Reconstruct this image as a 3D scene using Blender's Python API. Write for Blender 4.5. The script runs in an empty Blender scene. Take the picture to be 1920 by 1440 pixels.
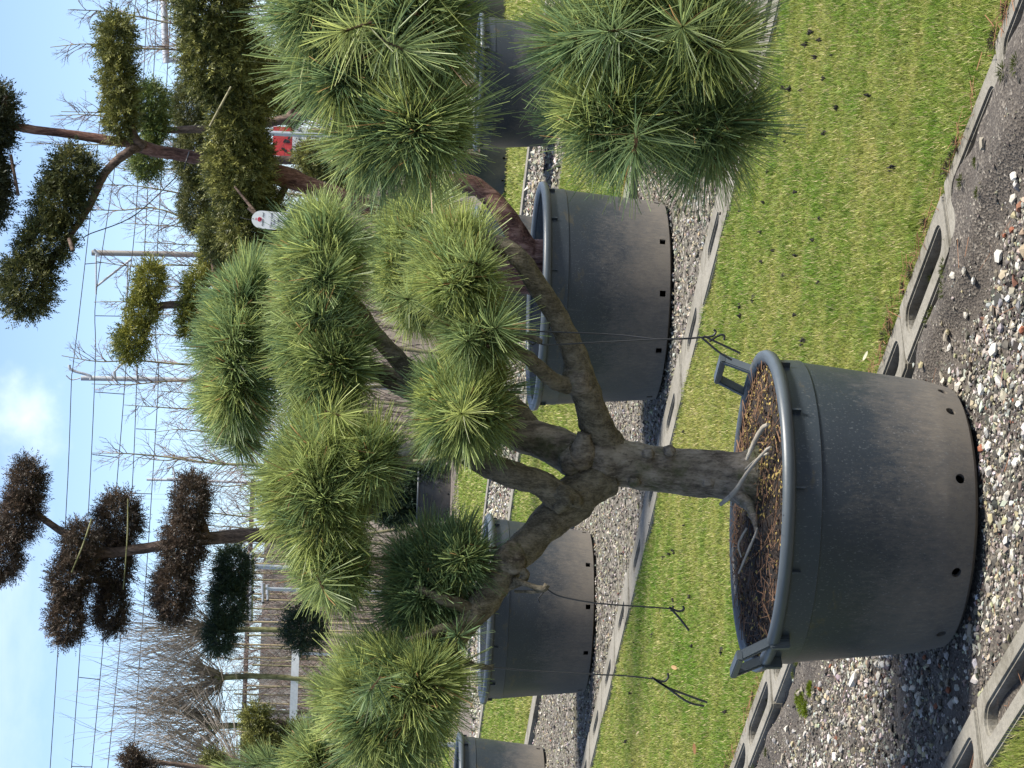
import bpy, bmesh, math
import numpy as np
from mathutils import Vector, Matrix
rng = np.random.default_rng(7)
PI = math.pi
scene = bpy.context.scene
COL = scene.collection

# ------------------------------------------------------------------ camera
FPX, CAMH, HORV, ROLL = 4270.0, 1.65, 705.0, math.radians(2.2)   # the photograph lies on its side: world up is picture left
pitch = math.atan((960 - HORV) / FPX)
cF = np.array([0, math.cos(pitch), -math.sin(pitch)]); r0 = np.array([1.0, 0, 0]); u0 = np.array([0, math.sin(pitch), math.cos(pitch)])
cR = r0 * math.cos(ROLL) + u0 * math.sin(ROLL); cU = u0 * math.cos(ROLL) - r0 * math.sin(ROLL)
cC = np.array([0, 0, CAMH])
cam_d = bpy.data.cameras.new("camera"); cam = bpy.data.objects.new("camera", cam_d); COL.objects.link(cam)
M = Matrix.Identity(4)
for i, a in enumerate((-cU, cR, -cF)):
    for k in range(3): M[k][i] = a[k]
for k in range(3): M[k][3] = cC[k]
cam.matrix_world = M
cam_d.sensor_fit = 'HORIZONTAL'; cam_d.sensor_width = 36; cam_d.lens = FPX / 1920 * 36
cam_d.clip_start = 0.1; cam_d.clip_end = 6000
scene.camera = cam

# ------------------------------------------------------------------ sky and sun
SUN_EL, SUN_AZ = math.radians(54), math.radians(101)     # azimuth clockwise from +Y: from the right
SKY_STRENGTH, SUN_STRENGTH, EXPOSURE = 0.085, 3.6, 1.50
world = bpy.data.worlds.new("World"); scene.world = world; world.use_nodes = True
nt = world.node_tree; nt.nodes.clear()
def wn(t, **k):
    n = nt.nodes.new(t)
    for a, b in k.items(): setattr(n, a, b)
    return n
sky = wn('ShaderNodeTexSky', sky_type='NISHITA'); sky.sun_disc = False
sky.sun_elevation = SUN_EL; sky.sun_rotation = SUN_AZ; sky.altitude = 0; sky.air_density = .65; sky.dust_density = 0.55; sky.ozone_density = 1.0
tc = wn('ShaderNodeTexCoord'); bg = wn('ShaderNodeBackground'); out = wn('ShaderNodeOutputWorld')
bg.inputs['Strength'].default_value = SKY_STRENGTH
mp = wn('ShaderNodeMapping'); mp.inputs['Scale'].default_value = (1, 1, 2.2)
nz = wn('ShaderNodeTexNoise'); nz.inputs['Scale'].default_value = 5.5; nz.inputs['Detail'].default_value = 7; nz.inputs['Roughness'].default_value = .55
rp = wn('ShaderNodeValToRGB'); rp.color_ramp.elements[0].position = .52; rp.color_ramp.elements[1].position = .78
rp.color_ramp.elements[1].color = (.30, .30, .30, 1)
mx = wn('ShaderNodeMix', data_type='RGBA'); mx.inputs['B'].default_value = (8.0, 8.3, 9.0, 1)
nt.links.new(tc.outputs['Generated'], mp.inputs['Vector']); nt.links.new(mp.outputs[0], nz.inputs['Vector'])
nt.links.new(nz.outputs['Fac'], rp.inputs['Fac'])
cd_ = cF + cR * ((720 - 785) / FPX) - cU * ((52 - 960) / FPX); cd_ = cd_ / np.linalg.norm(cd_)      # one small puff of cloud
sub = wn('ShaderNodeVectorMath', operation='SUBTRACT'); sub.inputs[1].default_value = tuple(cd_); nt.links.new(tc.outputs['Generated'], sub.inputs[0])
mul = wn('ShaderNodeVectorMath', operation='MULTIPLY'); mul.inputs[1].default_value = (1, 1, 1.7); nt.links.new(sub.outputs[0], mul.inputs[0])
nz2 = wn('ShaderNodeTexNoise'); nz2.inputs['Scale'].default_value = 70; nz2.inputs['Detail'].default_value = 6; nt.links.new(tc.outputs['Generated'], nz2.inputs['Vector'])
ln2 = wn('ShaderNodeVectorMath', operation='LENGTH'); nt.links.new(mul.outputs[0], ln2.inputs[0])
pm = wn('ShaderNodeMath', operation='MULTIPLY_ADD'); nt.links.new(nz2.outputs['Fac'], pm.inputs[0]); pm.inputs[1].default_value = .045; nt.links.new(ln2.outputs['Value'], pm.inputs[2])
mr = wn('ShaderNodeMapRange', interpolation_type='SMOOTHSTEP'); nt.links.new(pm.outputs[0], mr.inputs['Value']); mr.inputs['From Min'].default_value = .014; mr.inputs['From Max'].default_value = .055; mr.inputs['To Min'].default_value = .42; mr.inputs['To Max'].default_value = 0
mxx = wn('ShaderNodeMath', operation='MAXIMUM'); nt.links.new(rp.outputs['Color'], mxx.inputs[0]); nt.links.new(mr.outputs[0], mxx.inputs[1]); nt.links.new(mxx.outputs[0], mx.inputs['Factor'])
nt.links.new(sky.outputs[0], mx.inputs['A']); nt.links.new(mx.outputs['Result'], bg.inputs['Color']); nt.links.new(bg.outputs[0], out.inputs[0])
sl = bpy.data.lights.new("sun", 'SUN'); sl.energy = SUN_STRENGTH; sl.angle = math.radians(13); sl.color = (1, .95, .86)
so = bpy.data.objects.new("sun", sl); COL.objects.link(so)
S = Vector((math.sin(SUN_AZ) * math.cos(SUN_EL), math.cos(SUN_AZ) * math.cos(SUN_EL), math.sin(SUN_EL)))
so.rotation_euler = S.to_track_quat('Z', 'Y').to_euler(); so.location = (0, 0, 40)
scene.view_settings.view_transform = 'Standard'; scene.view_settings.look = 'None'
scene.view_settings.exposure = EXPOSURE; scene.view_settings.gamma = 1
scene.render.engine = 'CYCLES'
scene.cycles.max_bounces = 8; scene.cycles.transparent_max_bounces = 4

# ------------------------------------------------------------------ pixels to places
def ray(x, y): return cF + cR * ((720 - y) / FPX) - cU * ((x - 960) / FPX)
def G(x, y, z=0.0):
    d = ray(x, y); return cC + d * ((z - CAMH) / d[2])
def P(x, y, D):
    d = ray(x, y); return cC + d * (D / d[1])
def pix(V):
    d = np.asarray(V) - cC; z = d @ cF
    return 960 - FPX * (d @ cU) / z, 720 - FPX * (d @ cR) / z

# ------------------------------------------------------------------ mesh helpers
def mesh_np(name, V, F, col=None, smooth=False):
    """V (n,3); F one (m,k) array or a list of them; col (n,3) stored as point colour 'tint'"""
    if not isinstance(F, list): F = [F]
    F = [np.asarray(f, dtype=np.int32) for f in F if len(f)]
    V = np.asarray(V, dtype=np.float32)
    me = bpy.data.meshes.new(name)
    me.vertices.add(len(V)); me.vertices.foreach_set('co', V.ravel())
    loops = np.concatenate([f.ravel() for f in F]); tot = np.concatenate([np.full(len(f), f.shape[1]) for f in F])
    me.loops.add(len(loops)); me.loops.foreach_set('vertex_index', loops)
    st = np.concatenate([[0], np.cumsum(tot)[:-1]]).astype(np.int32)
    me.polygons.add(len(tot)); me.polygons.foreach_set('loop_start', st)
    try: me.polygons.foreach_set('loop_total', tot.astype(np.int32))
    except Exception: pass
    me.polygons.foreach_set('use_smooth', np.full(len(tot), smooth))
    me.update(calc_edges=True)
    if col is not None:
        a = me.color_attributes.new('tint', 'FLOAT_COLOR', 'POINT')
        c = np.ones((len(V), 4), np.float32); c[:, :3] = col
        a.data.foreach_set('color', c.ravel())
    return me
class MB:
    def __init__(s): s.V = []; s.F = {}; s.C = []; s.n = 0
    def add(s, V, F, col=None):
        V = np.asarray(V, float).reshape(-1, 3); F = np.asarray(F)
        s.F.setdefault(F.shape[1], []).append(F + s.n); s.V.append(V); s.n += len(V)
        if col is not None: s.C.append(np.broadcast_to(np.asarray(col, float), (len(V), 3)))
        return s
    def mesh(s, name, smooth=False, off=(0, 0, 0)):
        V = np.concatenate(s.V) - np.asarray(off)
        return mesh_np(name, V, [np.concatenate(f) for f in s.F.values()], np.concatenate(s.C) if s.C else None, smooth)
OFF = {}
def obj(name, me, mat, parent=None, loc=None):
    o = bpy.data.objects.new(name, me); COL.objects.link(o)
    if mat is not None and not me.materials: me.materials.append(mat)
    if parent is not None: o.parent = parent
    if loc is not None: o.location = loc
    OFF[o.name] = OFF[parent.name] if parent is not None else np.array(loc if loc is not None else (0, 0, 0), float)
    return o
def part(name, mb, mat, parent, smooth=False):        # mb in world coordinates
    return obj(name, mb.mesh(name, smooth, OFF[parent.name]), mat, parent)
def thing(name, label, cat, loc=(0, 0, 0), group=None):
    o = bpy.data.objects.new(name, None); COL.objects.link(o); o.location = loc; o.empty_display_size = .1
    o['label'] = label; o['category'] = cat
    if group: o['group'] = group
    OFF[o.name] = np.array(loc, float); return o
def tag(o, label, cat, group=None):
    o['label'] = label; o['category'] = cat
    if group: o['group'] = group
    return o
def single(name, mb, mat, loc, label, cat, group=None, smooth=False):
    return tag(obj(name, mb.mesh(name, smooth, loc), mat, None, loc), label, cat, group)
def copy_tree(o, loc, label=None, scale=None, rz=None):
    c = o.copy(); COL.objects.link(c); c.location = loc
    if scale is not None: c.scale = (scale,) * 3 if np.isscalar(scale) else scale
    if rz is not None: c.rotation_euler = (0, 0, rz)
    if label: c['label'] = label
    def rec(s, d):
        for ch in s.children:
            k = ch.copy(); COL.objects.link(k); k.parent = d; rec(ch, k)
    rec(o, c); OFF[c.name] = np.array(loc, float); return c

def norm(v): return v / (np.linalg.norm(v, axis=-1, keepdims=True) + 1e-12)
def fnoise(p, s=1.0, seed=0):                       # cheap smooth noise, about -1..1
    p = np.asarray(p, float) * s; r = np.random.default_rng(seed); o = 0; t = 0
    for k in range(7):
        d = norm(r.normal(size=p.shape[-1])) * (1 + .55 * k); a = 1 / (1 + .45 * k)
        o = o + a * np.sin(p @ d * 1.7 + r.uniform(0, 6.28)); t += a
    return o / t * 1.6
def spline(pts, n):
    p = np.asarray(pts, float)
    if len(p) < 3:
        t = np.linspace(0, 1, n)[:, None]; return p[0] * (1 - t) + p[-1] * t
    q = np.vstack([2 * p[0] - p[1], p, 2 * p[-1] - p[-2]]); out = []
    ts = np.linspace(0, len(p) - 1, n)
    for t in ts:
        i = min(int(t), len(p) - 2); u = t - i; a, b, c, d = q[i:i + 4]
        out.append(.5 * ((2 * b) + (c - a) * u + (2 * a - 5 * b + 4 * c - d) * u * u + (3 * b - a - 3 * c + d) * u ** 3))
    return np.array(out)
def tube(mb, pts, rad, sides=8, seg=None, bump=0.0, cap=True, col=None, seed=0):
    pts = np.asarray(pts, float); rad = np.broadcast_to(np.asarray(rad, float), (len(pts),))
    if seg is None: seg = max(len(pts), 2)
    q = spline(np.column_stack([pts, rad]), seg); p, r = q[:, :3], np.maximum(q[:, 3], 1e-4)
    t = norm(np.gradient(p, axis=0)); a = np.cross(t[0], [0, 0, 1.0])
    if np.linalg.norm(a) < .1: a = np.cross(t[0], [1.0, 0, 0])
    a = norm(a); A = []
    for i in range(seg):
        a = norm(a - t[i] * (a @ t[i])); A.append(a)
    A = np.array(A); B = np.cross(t, A); th = np.arange(sides) / sides * 2 * PI
    ring = A[:, None] * np.cos(th)[None, :, None] + B[:, None] * np.sin(th)[None, :, None]
    rr = np.broadcast_to(r[:, None], (seg, sides)).copy()
    if bump:
        rr *= 1 + bump * fnoise((p[:, None] + ring * r[:, None, None]) / max(r.max(), 1e-3), 1.6, seed) + .5 * bump * fnoise((p[:, None] + ring * r[:, None, None]) / max(r.max(), 1e-3), 4.3, seed + 1)
    V = (p[:, None] + ring * rr[..., None]).reshape(-1, 3)
    i, j = np.meshgrid(np.arange(seg - 1), np.arange(sides), indexing='ij'); k = (j + 1) % sides
    F = np.stack([i * sides + j, i * sides + k, (i + 1) * sides + k, (i + 1) * sides + j], -1).reshape(-1, 4)
    mb.add(V, F, col)
    if cap and sides > 2:
        n0 = len(V)
        for e, b in ((0, 0), (1, (seg - 1) * sides)):
            c = p[0] if e == 0 else p[-1]
            rim = V[b:b + sides]; f = np.array([[0, 1 + (m + 1) % sides, 1 + m] if e == 0 else [0, 1 + m, 1 + (m + 1) % sides] for m in range(sides)])
            mb.add(np.vstack([c, rim]), f, col)
    return mb
def box(mb, c, s, rz=0.0, col=None):
    c = np.asarray(c, float); h = np.asarray(s, float) / 2
    V = np.array([[x, y, z] for x in (-1, 1) for y in (-1, 1) for z in (-1, 1)]) * h
    R = np.array([[math.cos(rz), -math.sin(rz), 0], [math.sin(rz), math.cos(rz), 0], [0, 0, 1]])
    F = [[0, 1, 3, 2], [4, 6, 7, 5], [0, 4, 5, 1], [2, 3, 7, 6], [0, 2, 6, 4], [1, 5, 7, 3]]
    return mb.add(V @ R.T + c, F, col)
def lathe(prof, n=96, close=True):
    prof = np.asarray(prof, float); th = np.arange(n) / n * 2 * PI; m = len(prof)
    V = np.stack([prof[:, 0][:, None] * np.cos(th), prof[:, 0][:, None] * np.sin(th), np.broadcast_to(prof[:, 1][:, None], (m, n))], -1).reshape(-1, 3)
    i, j = np.meshgrid(np.arange(m if close else m - 1), np.arange(n), indexing='ij'); k = (j + 1) % n; i2 = (i + 1) % m
    F = np.stack([i * n + j, i * n + k, i2 * n + k, i2 * n + j], -1).reshape(-1, 4)
    return V, F

# ------------------------------------------------------------------ materials
def mat(name, build):
    m = bpy.data.materials.new(name); m.use_nodes = True; t = m.node_tree; t.nodes.clear()
    o = t.nodes.new('ShaderNodeOutputMaterial'); p = t.nodes.new('ShaderNodeBsdfPrincipled'); t.links.new(p.outputs[0], o.inputs[0])
    class H: pass
    h = H(); h.t = t; h.p = p; h.o = o
    def n(ty, **k):
        x = t.nodes.new(ty)
        for a, b in k.items():
            if hasattr(x, a): setattr(x, a, b)
            else: x.inputs[a.replace('_', ' ')].default_value = b
        return x
    h.n = n; h.l = t.links.new
    h.tc = n('ShaderNodeTexCoord').outputs['Object']
    def noise(scale, detail=4, rough=.55, vec=None, stretch=None):
        x = n('ShaderNodeTexNoise'); x.inputs['Scale'].default_value = scale; x.inputs['Detail'].default_value = detail; x.inputs['Roughness'].default_value = rough
        v = vec or h.tc
        if stretch:
            mm = n('ShaderNodeMapping'); mm.inputs['Scale'].default_value = stretch; h.l(v, mm.inputs[0]); v = mm.outputs[0]
        h.l(v, x.inputs['Vector']); return x.outputs['Fac']
    h.noise = noise
    def ramp(fac, stops):
        r = n('ShaderNodeValToRGB'); e = r.color_ramp.elements
        while len(e) < len(stops): e.new(.5)
        for a, (pp, c) in zip(e, stops):
            a.position = pp; a.color = (*c, 1) if not np.isscalar(c) else (c, c, c, 1)
        h.l(fac, r.inputs[0]); return r.outputs[0]
    h.ramp = ramp
    def mix(f, a, b, mode='MIX'):
        x = n('ShaderNodeMix', data_type='RGBA', blend_type=mode)
        for s, v in (('Factor', f), ('A', a), ('B', b)):
            if hasattr(v, 'is_output'): h.l(v, x.inputs[s] if s != 'Factor' else x.inputs[0])
            elif s == 'Factor': x.inputs[0].default_value = v
            else: x.inputs[s].default_value = (*v, 1)
        return x.outputs['Result']
    h.mix = mix
    def bump(height, strength=.5, dist=.01):
        b = n('ShaderNodeBump'); b.inputs['Strength'].default_value = strength; b.inputs['Distance'].default_value = dist
        h.l(height, b.inputs['Height']); h.l(b.outputs[0], p.inputs['Normal'])
    h.bump = bump
    def base(c):
        if hasattr(c, 'is_output'): h.l(c, p.inputs['Base Color'])
        else: p.inputs['Base Color'].default_value = (*c, 1)
    h.base = base
    def set(**k):
        for a, b in k.items(): p.inputs[a.replace('_', ' ')].default_value = b
    h.set = set
    h.attr = lambda: (lambda x: (setattr(x, 'attribute_name', 'tint'), x.outputs['Color'])[1])(n('ShaderNodeAttribute'))
    def translucent(col, f):
        tr = n('ShaderNodeBsdfTranslucent'); ms = n('ShaderNodeMixShader'); ms.inputs[0].default_value = f
        h.l(col, tr.inputs[0]); h.l(p.outputs[0], ms.inputs[1]); h.l(tr.outputs[0], ms.inputs[2]); h.l(ms.outputs[0], o.inputs[0])
    h.translucent = translucent
    build(h); return m
def leafy(rough=.5, tr=.3, spec=.35):
    def b(h):
        c = h.attr(); h.base(c); h.set(Roughness=rough, Specular_IOR_Level=spec); h.translucent(c, tr)
    return b
M_needle = mat('pine_needles', leafy(.42, .48, .35))
M_yew = mat('yew_leaves', leafy(.5, .22, .3))
M_grass = mat('grass_blades', leafy(.55, .4, .25))
def b_(h): h.base(h.attr()); h.set(Roughness=.8, Specular_IOR_Level=.25); h.bump(h.noise(300, 3), .4, .002)
M_stone = mat('gravel_stones', b_)
def b_(h): h.base(h.attr()); h.set(Roughness=.85, Specular_IOR_Level=.2)
M_tint = mat('matte_tinted', b_)
def bark(c1, c2, c3, moss=0.0, sc=30, stretch=(1, 1, .4)):
    def b(h):
        a = h.noise(sc, 6, .65, stretch=stretch); c = h.ramp(a, [(.36, c1), (.5, c2), (.64, c3)])
        f2 = h.noise(sc * 5, 5, .7, stretch=stretch); c = h.mix(h.ramp(f2, [(.5, 0.0), (.68, .55)]), c, tuple(np.array(c3) * 1.25)); c = h.mix(h.ramp(f2, [(.34, .75), (.46, 0.0)]), c, tuple(np.array(c1) * .6))
        if moss: c = h.mix(h.ramp(h.noise(9, 5, .7), [(.62 - moss * .15, 0.0), (.68, .85)]), c, (.045, .055, .012))
        h.base(c); h.set(Roughness=.8, Specular_IOR_Level=.3); h.bump(a, .9, .016)
    return b
M_bark = mat('pine_bark', bark((.055, .042, .030), (.15, .122, .09), (.25, .21, .16), .8, 22))
M_branchbark = mat('pine_branch_bark', bark((.06, .049, .031), (.12, .099, .066), (.19, .16, .112), 0, 45))
M_yewbark = mat('yew_bark', bark((.05, .022, .015), (.13, .06, .042), (.26, .15, .11), 0, 28, (1, 1, .25)))
M_yewbark2 = mat('dark_yew_bark', bark((.03, .02, .015), (.09, .06, .045), (.17, .12, .09), 0, 28, (1, 1, .25)))
M_greenbark = mat('young_stem_bark', bark((.09, .085, .045), (.18, .165, .09), (.27, .25, .16), 0, 3, (1, 1, .5)))
M_pollardbark = mat('pollard_bark', bark((.05, .05, .025), (.15, .15, .06), (.25, .24, .13), 0, 4))
M_twig = mat('twig_tinted', b_)
def b_(h):
    a = h.noise(14, 6, .7, stretch=(1, 1, 2)); c = h.ramp(a, [(.35, (.20, .175, .14)), (.7, (.36, .33, .27))]); h.base(c); h.set(Roughness=.85); h.bump(a, .4, .004)
M_root = mat('surface_root', b_)
def plastic(base=(.021, .027, .034), hh=.55, dust=1.0):
    def b(h):
        sep = h.n('ShaderNodeSeparateXYZ'); h.l(h.tc, sep.inputs[0])
        g = h.n('ShaderNodeMapRange'); h.l(sep.outputs['Z'], g.inputs['Value']); g.inputs['From Min'].default_value = hh * .75; g.inputs['From Max'].default_value = hh * .02
        big = h.noise(4.5, 5, .6); fine = h.noise(75, 6, .9, stretch=(1, 1, .3))
        ad = h.n('ShaderNodeMath', operation='MULTIPLY_ADD'); h.l(big, ad.inputs[0]); ad.inputs[1].default_value = .42; gm_ = h.n('ShaderNodeMath', operation='MULTIPLY'); h.l(g.outputs[0], gm_.inputs[0]); gm_.inputs[1].default_value = .42; h.l(gm_.outputs[0], ad.inputs[2])
        a2 = h.n('ShaderNodeMath', operation='MULTIPLY_ADD'); h.l(fine, a2.inputs[0]); a2.inputs[1].default_value = .62; h.l(ad.outputs[0], a2.inputs[2])
        f = h.ramp(a2.outputs[0], [(.62, 0.0), (.96, .78 * dust)])
        c = h.mix(h.noise(7, 4), base, tuple(np.array(base) * 1.55))
        c = h.mix(f, c, (.165, .14, .11)); c = h.mix(h.ramp(h.noise(230, 2, .5, stretch=(1, 1, .5)), [(.62, 0.0), (.70, .35)]), c, (.16, .165, .165))
        st = h.ramp(h.noise(6, 5, .75, stretch=(1, 1, 2.2)), [(.57, 0.0), (.64, .45 * dust)])
        top = h.ramp(sep.outputs['Z'], [(hh * .62, 0.0), (min(hh * .7, .98), 1.0)])
        m_ = h.n('ShaderNodeMath', operation='MULTIPLY'); h.l(st, m_.inputs[0]); h.l(top, m_.inputs[1])
        c = h.mix(m_.outputs[0], c, (.075, .06, .032))
        scr = h.ramp(h.noise(60, 2, .5, stretch=(1, 1, .02)), [(.70, 0.0), (.74, .25)])
        c = h.mix(scr, c, (.08, .08, .08))
        h.base(c); rr = h.ramp(f, [(0, .38), (.5, .8)]); h.l(rr, h.p.inputs['Roughness']); h.set(Specular_IOR_Level=.35); h.bump(fine, .2, .002)
    return b
M_pot = mat('black_plastic', plastic()); M_potbig = mat('black_plastic_large', plastic((.018, .023, .029), .76, 1.0))
def b_(h):
    c = h.mix(h.noise(20, 5), (.042, .052, .06), (.07, .083, .093)); h.base(c); h.set(Roughness=.42, Specular_IOR_Level=.5); h.bump(h.noise(120, 3), .08, .002)
M_rim = mat('rim_plastic', b_)
def b_(h):
    a = h.noise(40, 8, .7); c = h.ramp(a, [(.3, (.008, .006, .005)), (.55, (.03, .022, .016)), (.8, (.075, .05, .033))]); h.base(c); h.set(Roughness=.95); h.bump(a, 1, .02)
M_soil = mat('potting_soil', b_)
def b_(h):
    a = h.noise(6, 6, .7); f = h.noise(90, 5, .75)
    c = h.ramp(a, [(.3, (.14, .128, .104)), (.55, (.235, .218, .18)), (.75, (.31, .288, .245))]); c = h.mix(h.ramp(f, [(.5, 0.0), (.68, .75)]), c, (.12, .11, .09)); c = h.mix(h.ramp(h.noise(3.1, 6, .8), [(.47, 0.0), (.60, .75)]), c, (.085, .075, .052))
    h.base(c); h.set(Roughness=.9); h.bump(f, .5, .006)
M_conc = mat('concrete', b_)
def b_(h):
    v = h.n('ShaderNodeTexVoronoi'); v.inputs['Scale'].default_value = 130; h.l(h.tc, v.inputs['Vector'])
    sp = h.ramp(h.n('ShaderNodeSeparateColor') and v.outputs['Color'], [(.0, (.03, .024, .018)), (.55, (.07, .058, .046)), (.8, (.15, .13, .105)), (1, (.32, .29, .24))])
    a = h.noise(5, 6, .7); c = h.mix(h.ramp(a, [(.42, .75), (.62, 0.0)]), sp, (.055, .045, .036))
    h.base(c); h.set(Roughness=.95); h.bump(v.outputs['Distance'], .6, .008)
M_dirt = mat('gravel_dirt', b_)
def b_(h):
    v = h.n('ShaderNodeTexVoronoi'); v.inputs['Scale'].default_value = 42; h.l(h.tc, v.inputs['Vector'])
    sp = h.ramp(v.outputs['Color'], [(.0, (.035, .03, .023)), (.5, (.10, .088, .068)), (.85, (.20, .18, .15)), (1, (.32, .30, .26))])
    a = h.noise(2.5, 6, .7); c = h.mix(h.ramp(a, [(.55, 0.0), (.72, .7)]), sp, (.10, .095, .02))
    h.base(c); h.set(Roughness=.95); h.bump(v.outputs['Distance'], .8, .012)
M_gravel = mat('far_gravel', b_)
def b_(h):
    a = h.noise(9, 6, .7); f = h.noise(140, 4, .7); c = h.ramp(a, [(.3, (.12, .16, .03)), (.55, (.18, .205, .045)), (.75, (.24, .235, .07))])
    c = h.mix(h.ramp(f, [(.4, .7), (.6, 0.0)]), c, (.03, .035, .01)); h.base(c); h.set(Roughness=.95, Specular_IOR_Level=.1); h.bump(f, .6, .01)
M_lawn = mat('lawn_ground', b_)
def b_(h):
    a = h.noise(3, 6, .7); f = h.noise(50, 5, .75, stretch=(1, .25, 1)); c = h.ramp(a, [(.3, (.10, .08, .065)), (.7, (.22, .185, .155))]); c = h.mix(h.ramp(f, [(.4, .6), (.65, 0.0)]), c, (.07, .055, .045))
    h.base(c); h.set(Roughness=.95); h.bump(f, .6, .03)
M_path = mat('brown_path', b_)
def b_(h):
    a = h.noise(.5, 8, .75); f = h.noise(7, 6, .8); c = h.ramp(a, [(.3, (.055, .045, .035)), (.7, (.12, .10, .08))]); c = h.mix(h.ramp(f, [(.45, .6), (.6, 0.0)]), c, (.15, .125, .10)); h.base(c); h.set(Roughness=1)
M_earth = mat('bare_earth', b_)
def flat(c, r=.6, metal=0.0, nz_=0.0):
    def b(h):
        a = h.noise(25, 4); h.base(h.mix(h.ramp(a, [(.3, 0.0), (.8, 1.0)]), c, tuple(np.array(c) * (.8 - nz_)))); h.set(Roughness=r, Metallic=metal)
    return b
M_wire = mat('wire', flat((.02, .02, .022), .5)); M_galv = mat('galvanised_steel', flat((.42, .44, .46), .45, .6))
M_mast = mat('mast_paint', flat((.42, .44, .46), .6)); M_wood = mat('pole_concrete', flat((.30, .28, .25), .8))
M_white = mat('white_plastic', flat((.8, .8, .78), .5)); M_red = mat('banner_red', flat((.62, .05, .05), .6)); M_black = mat('ink', flat((.02, .02, .025), .7))
M_ink = mat('violet_ink', flat((.10, .07, .17), .7)); M_tagred = mat('tag_red', flat((.6, .04, .07), .5))
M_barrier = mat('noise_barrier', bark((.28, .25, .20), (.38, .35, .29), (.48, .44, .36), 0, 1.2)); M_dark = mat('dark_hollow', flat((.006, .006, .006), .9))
M_bamboo = mat('bamboo_cane', flat((.32, .26, .15), .6))

# ------------------------------------------------------------------ the ground in strips; n runs across them, t along
Dv = np.array([-.55, .835]); Dv /= np.linalg.norm(Dv); Nv = np.array([Dv[1], -Dv[0]])
def nt2(n, t): return np.stack([n * Nv[0] + t * Dv[0], n * Nv[1] + t * Dv[1]], -1)
def to_nt(p): p = np.asarray(p)[..., :2]; return p @ Nv, p @ Dv
def structure(name, me, m):
    o = obj(name, me, m); o['kind'] = 'structure'; return o
gb = MB(); gb.add([[-1500, -100, -.03], [1500, -100, -.03], [1500, 3000, -.03], [-1500, 3000, -.03]], [[0, 1, 2, 3]])
structure('ground', gb.mesh('ground'), M_earth)
N1, N2, N3, N4, N5, N6, N7 = 2.40, 2.64, 3.86, 4.14, 6.60, 6.92, 9.35
def strip(name, n0, n1, t0, t1, m, z=0.0, zf=None, dn=.08, dt=.12):
    a = np.linspace(n0, n1, max(2, int((n1 - n0) / dn))); b = np.linspace(t0, t1, max(2, int((t1 - t0) / dt)))
    A, B = np.meshgrid(a, b, indexing='ij'); xy = nt2(A, B); Z = np.full(A.shape, z) + (zf(A, B) if zf else 0)
    V = np.concatenate([xy, Z[..., None]], -1).reshape(-1, 3); k = len(b)
    i, j = np.meshgrid(np.arange(len(a) - 1), np.arange(k - 1), indexing='ij')
    F = np.stack([i * k + j, (i + 1) * k + j, (i + 1) * k + j + 1, i * k + j + 1], -1).reshape(-1, 4)
    return structure(name, mesh_np(name, V, F, smooth=True), m)
def lump(A, B, s, a, seed): return a * fnoise(np.stack([A, B], -1), s, seed)
def gravel_z(A, B):                    # dirt heaped against the pavers, a little hollow in the middle
    z = -.012 + lump(A, B, 5, .008, 3) + lump(A, B, 14, .004, 4)
    wav = .025 * np.sin(B * 5.1) + .02 * np.sin(B * 11.3 + 1)
    sm = lambda v: np.clip(v, 0, 1) ** 2 * (3 - 2 * np.clip(v, 0, 1))
    band = sm((A - 3.70 + wav) / .12) * sm((4.078 + wav * .4 - A) / .05)
    bury = band * (.046 * sm((5.35 - B) / .35)) + sm((A - 3.72 + wav) / .1) * sm((3.925 + wav - A) / .06) * .034 * sm((B - 5.0) / .3) * (.75 + .35 * np.sin(B * 3.7 + .6))
    slot = sm((A - 3.90) / .04) * sm((4.09 - A) / .04) * .012 * (1 - sm((5.35 - B) / .35))
    return z - slot + bury + .012 * np.exp(-((A - 2.72) / .08) ** 2)
lawn_near = strip('lawn_near', .4, N1, 2, 12, M_lawn, .0, lambda A, B: lump(A, B, 4, .008, 5))
gravel_front = strip('gravel_bed_front', N1 - .02, N4 + .02, 2, 13, M_dirt, -.004, gravel_z, .03, .03)
lawn_mid = strip('lawn_middle', N4, N5 + .02, 0, 24, M_lawn, .004, lambda A, B: lump(A, B, 4, .008, 6))
gravel_back = strip('gravel_bed_back', N5 - .02, N7 + .05, 3, 34, M_gravel, -.008, lambda A, B: lump(A, B, 6, .012, 7))
lawn_back = strip('lawn_back', N7, 13.3, 3, 46, M_lawn, .0, lambda A, B: lump(A, B, 3, .01, 8), .3, .3)
gravel_far = strip('gravel_bed_far', 13.3, 16.4, 3, 60, M_gravel, -.006, lambda A, B: lump(A, B, 4, .012, 9), .2, .3)
lawn_far = strip('lawn_far', 16.4, 23.5, 3, 70, M_lawn, -.002, lambda A, B: lump(A, B, 2, .01, 10), .5, .6)
pb = MB()
near = [G(*q) for q in ((862, 700), (860, 900), (864, 990), (884, 1330), (906, 1500), (950, 1750))]; far = [G(*q) for q in ((806, 700), (808, 900), (813, 990), (838, 1330), (850, 1500), (880, 1750))]
V = np.array([[p_[0], p_[1], .012] for p_ in near] + [[p_[0], p_[1], .012] for p_ in far]); k = len(near)
pb.add(V, [[i, i + 1, k + i + 1, k + i] for i in range(k - 1)]); structure('service_path', pb.mesh('service_path'), M_path)

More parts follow.
